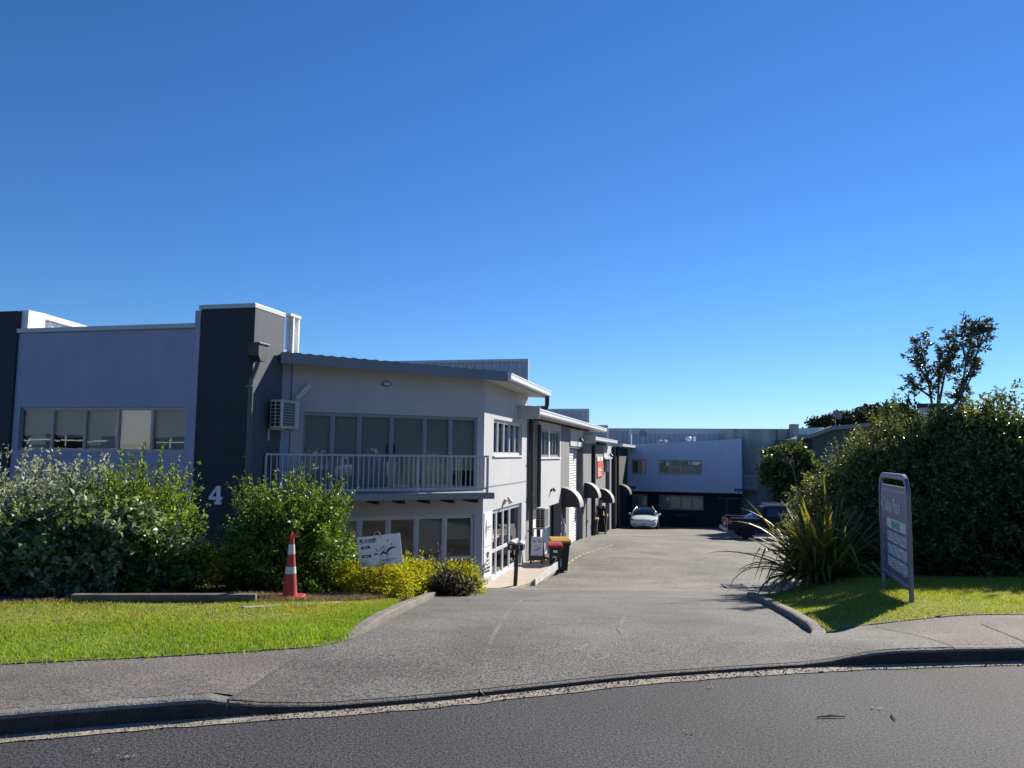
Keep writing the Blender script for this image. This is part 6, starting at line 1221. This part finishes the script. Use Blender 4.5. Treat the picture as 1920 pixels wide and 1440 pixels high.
# dark ute side on, rear to the left
def ute():
    q = atY(1364, 1005, 41); x0 = q.x; y = 41.3; z = H(x0+2, y); rz = rad(90)+rad(-6); loc = (x0+2.65, y, z); root = empty('parked_ute', loc, 'dark navy double cab ute parked side on beside the flax', 'ute'); B = Body(loc, rz)
    # local: y forward along +y rotated => front faces right (-y front). rear at +y
    PT = M('dark navy ute paint', (.016, .019, .03), .3, .05, 2, spec=.2); R3 = B.M.to_3x3()
    side = [(2.62, .52), (2.62, 1.06), (2.56, 1.1), (.82, 1.08), (.8, 1.14), (-1.1, 1.1), (-2.0, 1.04), (-2.5, .95), (-2.64, .7), (-2.62, .42), (-2.1, .36)]
    def arch(yc, r=.44): return [(yc-r, .36)] + [(yc-r*math.cos(math.pi*i/10), .42+r*math.sin(math.pi*i/10)) for i in range(11)] + [(yc+r, .36)]
    low = [(2.62, .52), (2.5, .42)] ; poly = [(2.62, .55), (2.62, 1.06), (2.56, 1.1), (.82, 1.08), (.8, 1.14), (-1.1, 1.12), (-2.0, 1.06), (-2.5, .98), (-2.64, .7), (-2.62, .42)] + arch(-1.55) + arch(1.62) + [(2.3, .45)]
    mb = MB(); mb.prism([B.w((-.9, a, b)) for a, b in poly], R3 @ Vector((.06, 0, 0))); mb.prism([B.w((.84, a, b)) for a, b in poly], R3 @ Vector((.06, 0, 0)))
    def lb(x0, x1, y0, y1, z0, z1): mb.box8([B.w(p) for p in ((x0, y0, z0), (x1, y0, z0), (x1, y1, z0), (x0, y1, z0), (x0, y0, z1), (x1, y0, z1), (x1, y1, z1), (x0, y1, z1))])
    lb(-.84, .84, 2.54, 2.62, .55, 1.06); lb(-.84, .84, .82, 2.54, .6, .68); lb(-.84, .84, -2.6, .82, .4, 1.06); mb.build('body', PT, root, bevel=.03)
    G = [(.84, .76, 1.1, 1.66), (.55, .77, 1.1, 1.76), (-.4, .77, 1.12, 1.78), (-.75, .77, 1.1, 1.72), (-1.35, .8, 1.05, 1.12)]
    mb = MB(); loft(mb, B, [[(0, y_, zb-.05), (w_*1.08, y_, zb-.05), (w_*1.06, y_, zb+.05), (w_*.86, y_, zt-.06), (w_*.74, y_, zt), (0, y_, zt+.02)] for y_, w_, zb, zt in G]); cab = mb.build('cab', PT, root)
    for s in (-1, 1):
        f = lambda y_, z_: B.w((s*(.845-(z_-1.15)*.235+.012), y_, z_))
        for ys in (((.66, 1.2), (.58, 1.62), (-.02, 1.66), (-.02, 1.2)), ((-.1, 1.2), (-.1, 1.66), (-.6, 1.64), (-1.02, 1.2))): mb = MB(); mb.prism([f(a, b) for a, b in ys], R3 @ Vector((s*.012, 0, 0))); mb.build('side_window', CGL, cab)
        mb = MB(); mb.tube([B.w((s*.66, .6, 1.81)), B.w((s*.66, -.6, 1.83))], .028, 8); mb.build('roof_rack', FLASH, cab)
        mb = MB(); mb.prism([B.w((s*.9, a, b)) for a, b in ((2.6, .78), (2.63, 1.04), (2.42, 1.04), (2.4, .84))], R3 @ Vector((s*.015, .0, 0))); mb.box8([B.w(p) for p in ((s*.72, 2.622, .74), (s*.88, 2.622, .74), (s*.88, 2.64, .74), (s*.72, 2.64, .74), (s*.72, 2.622, 1.04), (s*.88, 2.622, 1.04), (s*.88, 2.64, 1.04), (s*.72, 2.64, 1.04))]); mb.build('tail_light', M('red tail light', (.5, .03, .03), .2, spec=.7), root)
        for y_ in (-1.55, 1.62): wheel(B, s*.8, y_, .38, .25, root)
    mb = MB(); mb.box8([B.w(p) for p in ((-.86, 2.64, .42), (.86, 2.64, .42), (.8, 2.8, .44), (-.8, 2.8, .44), (-.86, 2.64, .62), (.86, 2.64, .62), (.8, 2.8, .6), (-.8, 2.8, .6))]); mb.build('rear_bumper', M('chrome bumper', (.45, .46, .48), .25, metal=.7), root, bevel=.02)
    mb = MB(); mb.box8([B.w(p) for p in ((-.22, 2.63, .68), (.22, 2.63, .68), (.22, 2.645, .68), (-.22, 2.645, .68), (-.22, 2.63, .82), (.22, 2.63, .82), (.22, 2.645, .82), (-.22, 2.645, .82))]); mb.build('number_plate', WHITE, root)
    for s in (-1, 1): mb = MB(); mb.tube([B.w((s*.86, 2.5, 1.12)), B.w((s*.86, .95, 1.11))], .022, 6); mb.build('bed_rail', FLASH, root)
    # bagged load in the tray
    r = empty('cargo_bundle', B.w((.1, 1.3, .7)), 'pale blue bagged bundle lying in the ute tray', 'bundle'); mb = MB(); n = 9; g = random.Random(4)
    loft(mb, B, [[(0, .9+.75*i/n, .69), (.45, .9+.75*i/n, .69), (.5, .9+.75*i/n, .95), (.33, .9+.75*i/n, 1.1+.18*math.sin(i*.35+.3)), (0, .9+.75*i/n, 1.16+.18*math.sin(i*.35+.3))] for i in range(n+1)]); mb.build('sheet', M('pale blue sheet', (.35, .42, .6), .5, .2, 6), r, smooth=True, subsurf=1)
    mb = MB(); mb.tube([B.w((.52, 1.2, .7)), B.w((.36, 1.2, 1.22)), B.w((0, 1.2, 1.3)), B.w((-.36, 1.2, 1.22)), B.w((-.52, 1.2, .7))], .012, 6); mb.build('strap', BLACK, r)
ute()
# ---------------------------------------------------------------- person
def skin(name, verts, edges, radii, mats, parent, sub=1):
    me = bpy.data.meshes.new(name); off_ = Vector(parent.location); me.from_pydata([Vector(v) for v in verts], edges, []); o = bpy.data.objects.new(name, me); COL.objects.link(o)
    md = o.modifiers.new('s', 'SKIN'); md.use_smooth_shade = True
    for i, r in enumerate(radii): sv = me.skin_vertices[0].data[i]; sv.radius = (r, r) if not isinstance(r, tuple) else r; sv.use_root = (i == 0)
    md2 = o.modifiers.new('u', 'SUBSURF'); md2.levels = sub; md2.render_levels = sub
    bpy.context.view_layer.update(); dg = bpy.context.evaluated_depsgraph_get(); m2 = bpy.data.meshes.new_from_object(o.evaluated_get(dg)); bpy.data.objects.remove(o)
    m2.materials.clear(); m2.materials.append(mats); p = bpy.data.objects.new(name, m2); COL.objects.link(p); p.parent = parent; return p
def person():
    q = gpx(1126, 1001); hgt_ = (zpx(Fr(q.xy, (1, 0)), 1126, 938)-q.z); k_ = hgt_/1.72; root = empty('person', (q.x, q.y, q.z), 'person in black hooded jacket and black trousers walking by the bins', 'person')
    SK = M('skin', (.33, .2, .14), .6, .08, 10); BLK = M('black hoodie cloth', (.012, .012, .014), .9, .3, 12); TRO = M('black trouser cloth', (.015, .015, .017), .9, .3, 12); SHO = M('black shoe', (.02, .02, .022), .6)
    s = lambda *v: tuple(c*k_ for c in v)
    # body: pelvis, spine, chest, neck, head, arms with hands and fingers, legs; viewer looks along +y, person faces viewer and walks right
    V = []; E_ = []; R_ = []
    def add(p, r, par=None): V.append(s(*p)); R_.append(tuple(c*k_ for c in r) if isinstance(r, tuple) else r*k_); i = len(V)-1; (E_.append((par, i)) if par is not None else None); return i
    pel = add((0, 0, .92), (.14, .1)); sp_ = add((0, .0, 1.1), (.125, .09), pel); ch = add((.0, .0, 1.3), (.15, .1), sp_); nk0 = add((0, 0, 1.43), (.07, .06), ch); nk = add((.01, -.01, 1.5), .05, nk0); hd = add((.015, -.02, 1.57), (.07, .08), nk); hd2 = add((.015, -.02, 1.66), (.072, .085), hd); 
    def arm(sx, pts):
        i = ch; out = []
        for p, r in pts: i = add(p, r, i); out.append(i)
        w_ = out[-1]; wp = pts[-1][0]; d = Vector(wp)-Vector(pts[-2][0]); d.normalize(); sd_ = Vector((0, 1, 0)); 
        palm = add(tuple(Vector(wp)+d*.07), (.03, .018), w_)
        for j in range(4): b = tuple(Vector(wp)+d*.1+sd_*((j-1.5)*.019)); f1 = add(b, .0085, palm); f2 = add(tuple(Vector(b)+d*.035+Vector((-sx*.006, 0, 0))), .008, f1); add(tuple(Vector(b)+d*(.062-.006*abs(j-1.2))+Vector((-sx*.02, 0, 0))), .0065, f2)
        t1 = add(tuple(Vector(wp)+d*.035-sd_*.035), .0095, palm); add(tuple(Vector(wp)+d*.075-sd_*.05), .008, t1)
    arm(-1, [((-.17, 0, 1.39), .058), ((-.25, .03, 1.15), .045), ((-.3, -.1, .98), .036), ((-.32, -.16, .93), .026)])
    arm(1, [((.17, 0, 1.39), .058), ((.24, .04, 1.13), .045), ((.29, -.02, .92), .036), ((.3, -.05, .84), .026)])
    def leg(pts):
        i = pel
        for p, r in pts: i = add(p, r, i)
    leg([((-.1, 0, .86), .088), ((-.13, -.02, .5), .062), ((-.15, .05, .1), .042), ((-.15, .03, .045), .042), ((-.16, -.13, .03), .032)])
    leg([((.1, 0, .86), .088), ((.15, -.08, .5), .062), ((.22, -.02, .1), .042), ((.22, -.04, .045), .042), ((.26, -.19, .035), .032)])
    skin('body', V, E_, R_, SK, root)
    # jacket and trousers follow the same skeleton
    def sub(name, pts, mat):
        v, e, r = [], [], []
        for chain in pts:
            prev = None
            for key in chain:
                p, rr = key; t = s(*p)
                if t in v: i = v.index(t)
                else: v.append(t); r.append(tuple(c*k_ for c in rr) if isinstance(rr, tuple) else rr*k_); i = len(v)-1
                if prev is not None: e.append((prev, i))
                prev = i
        return skin(name, v, e, r, mat, root)
    c0 = ((0, 0, 1.3), (.175, .125))
    sub('jacket', [[((0, 0, .86), (.17, .13)), ((0, 0, 1.1), (.155, .12)), c0, ((0, .01, 1.42), (.1, .085)), ((.01, .0, 1.48), (.075, .075))], [c0, ((-.17, 0, 1.39), .076), ((-.25, .03, 1.15), .062), ((-.3, -.1, .98), .05), ((-.315, -.145, .945), .042)], [c0, ((.17, 0, 1.39), .076), ((.24, .04, 1.13), .062), ((.29, -.02, .92), .05), ((.298, -.045, .86), .042)]], BLK)
    p0 = ((0, 0, .93), (.15, .12))
    sub('trousers', [[p0, ((-.1, 0, .86), .108), ((-.13, -.02, .5), .08), ((-.15, .05, .16), .062), ((-.15, .05, .09), .06)], [p0, ((.1, 0, .86), .108), ((.15, -.08, .5), .08), ((.22, -.02, .16), .062), ((.22, -.02, .09), .06)]], TRO)
    for c in (((-.15, .06, .05), (-.16, -.14, .04)), ((.22, 0, .05), (.26, -.2, .042))): sub('shoe', [[(c[0], .052), (tuple((a+b)/2 for a, b in zip(*c)), .05), (c[1], .04)]], SHO)
    sub('hair', [[((.015, .015, 1.6), (.085, .085)), ((.015, .0, 1.69), (.088, .095)), ((.015, .005, 1.72), (.06, .07))]], M('dark hair', (.012, .01, .009), .6))
    mb = MB(); Pp = lambda x, y, z: Vector(root.location)+Vector(s(x, y, z))
    for sx in (-1, 1): mb.lathe([(.004*k_, -.005), (.012*k_, 0), (.004*k_, .006)], Pp(.015+sx*.03, -.105, 1.63), 8)
    mb.build('eye', BLACK, root); mb = MB(); mb.tube([Pp(.015, -.1, 1.635), Pp(.015, -.118, 1.6), Pp(.015, -.1, 1.59)], [.008*k_, .013*k_, .008*k_], 6); mb.build('nose', SK, root)
    mb = MB(); mb.tube([Pp(-.008, -.1, 1.562), Pp(.038, -.1, 1.562)], .005*k_, 6); mb.build('mouth', M('lips', (.25, .1, .08), .6), root)
person()
# shaded things by the rear corner: notice board and boxes
q = gpx(1171, 985); c = (q.x, q.y+1.0, H(q.x, q.y+1)); fr = Fr((c[0], c[1]), UD); root = empty('notice_stand', c, 'blue and white notice stand in the dark corner by the last unit', 'notice stand')
z1 = zpx(fr, 1173, 932); z0 = zpx(fr, 1173, 947); a0 = apx(fr, 1168.5, 940); a1 = apx(fr, 1178.5, 940); zm = (z0+z1)/2
mb = MB(); fr.box(mb, a0, a1, -.02, .02, z0, z1); bd = mb.build('board', PANEL, root); mb = MB(); fr.box(mb, a0+.03, a1-.03, .021, .025, zm-.1, zm+.02); fr.box(mb, a0+.03, a1-.03, .021, .025, z1-.14, z1-.05); mb.build('print', SBLUE, bd)
for a in (a0+.04, a1-.08): mb = MB(); fr.box(mb, a, a+.04, -.02, .02, c[2]-.05, z0-.003); mb.build('leg', DARKM, root)
mb = MB(); fr.box(mb, a0+.02, a1-.02, -.02, .02, zpx(fr, 1173, 963), zpx(fr, 1173, 951)); mb.build('lower_board', M('grey notice', (.3, .32, .36), .6), root)
# ---------------------------------------------------------------- across the street (seen in the window reflections)
def opposite(x0, x1, y, h, label, col, cols, seed, dr=(-1, .12)):
    fr = Fr((x1, y), dr); L = x1-x0; root = empty('office_building', fr.p(L/2, -3, 0), label, 'building'); m = MB(); g = random.Random(seed)
    ops = []; n = cols; wdt = L/n
    for fl in range(int(h//3)):
        for i in range(n):
            if g.random() < .85: ops.append((wdt*i+wdt*.15, wdt*(i+1)-wdt*.15, fl*3+.9, fl*3+2.3))
    wall(fr, 0, L, -.2, h, col, root, ops, t=.15)
    for o in ops[:40]:
        mb = MB(); fr.quad(mb, o[0], o[1], o[2], o[3], -.12); wi = mb.build('window', CGL, root); f = MB(); c = (o[0]+o[1])/2; fr.box(f, c-.03, c+.03, -.119, -.08, o[2], o[3]); z = (o[2]+o[3])/2; fr.box(f, o[0], o[1], -.119, -.09, z-.03, z+.03); f.build('frame', TRIM, wi)
    mb = MB(); fr.box(mb, 0, L, -8, -.35, -.2, h-.1); mb.build('roof_mass', col, root); mb = MB(); fr.box(mb, -.1, L+.1, -8.1, .15, h+.001, h+.3); mb.build('parapet_cap', FLASH, root); return root
OPW = M('white plaster', (.6, .6, .57), .8, .06, 2)
ob_ = opposite(-43.5, -25.5, -8, 7.5, 'blue grey two storey office building across the street with a white pier', M('shaded blue plaster', (.13, .145, .18), .8, .06, 2), 7, 3, (-.5, .85))
fo = Fr((-25.5, -8), (-.5, .85)); mb = MB(); fo.box(mb, 10.2, 11.8, .01, .8, -.2, 8.2); mb.build('pier', OPW, ob_)
for z in (2.0,): mb = MB(); fo.box(mb, 0, 9.9, .5, .58, z, z+.05); fo.box(mb, 12.2, 17.5, .5, .58, z, z+.07); mb.build('railing', TRIM, ob_)
opposite(-8, 12, -26, 5, 'pale low office building across the street behind the camera', W_LIGHT, 6, 4)
strip('verge', [(x, y-9.4) for x, y in K1], [(x, y-16) for x, y in K1], 120, 6, TURF, .03, lambda x, y: 0.)
def street_tree(x, y, h, r, seed, label):
    g = np.random.default_rng(seed); root = empty('street_tree', (x, y, 0), label, 'tree', 'trees across the street'); mb = MB(); c0 = Vector((x, y, -.1)); mb.tube([c0, c0+Vector((.1, 0, h*.5)), c0+Vector((0, .1, h*.85))], [.16, .11, .04], 8); pts = []
    for i in range(85): c = np.array((x, y, h*.56))+unit(g.normal(0, 1, 3))*g.random()**.5*np.array((r, r, h*.44)); mb.tube([c0+Vector((0, 0, h*.45)), c], [.05, .015], 5); pts.append(c+unit(g.normal(0, 1, (110, 3)))*g.random((110, 1))**.5*r*.38)
    mb.build('trunk', STEM, root); pts = np.concatenate(pts); Ln = g.uniform(.3, .5, len(pts)); leaf_mesh('crown', pts, g.normal(0, 1, (len(pts), 3)), Ln, Ln*.5, HEDG, root, seed)
for i, (x, y, h, r) in enumerate(((11.5, -12.5, 7, 2.6), (15, -11, 7.5, 2.9), (18.5, -9, 8, 3), (22, -6.8, 8, 3), (25.5, -4, 8, 3), (28.5, -.5, 8, 3))): street_tree(x, y, h, r, 91+i, ('first', 'second', 'third', 'fourth', 'fifth', 'last')[i]+' leafy tree in the row across the street behind the camera')
# parked white car mirrored in the balcony doors
nn = F1.n; o = F1.p(0, -.09, 0); dist = (CAM-o).dot(nn); MC = CAM-nn*(2*dist); r = ray(655, 905); r2 = r-nn*(2*r.dot(nn)); aim = CAM+r*((o-CAM).dot(nn)/r.dot(nn)); t = (0-aim.z)/r2.z; hit = aim+r2*t
car_dir = Vector((F1.d.x, F1.d.y, 0)); 
electric_car((hit.x, hit.y, 0), math.atan2(car_dir.y, car_dir.x)-rad(90)+rad(8), 'white hatchback parked on the road behind the camera', WP)
print('reflected car at', hit)
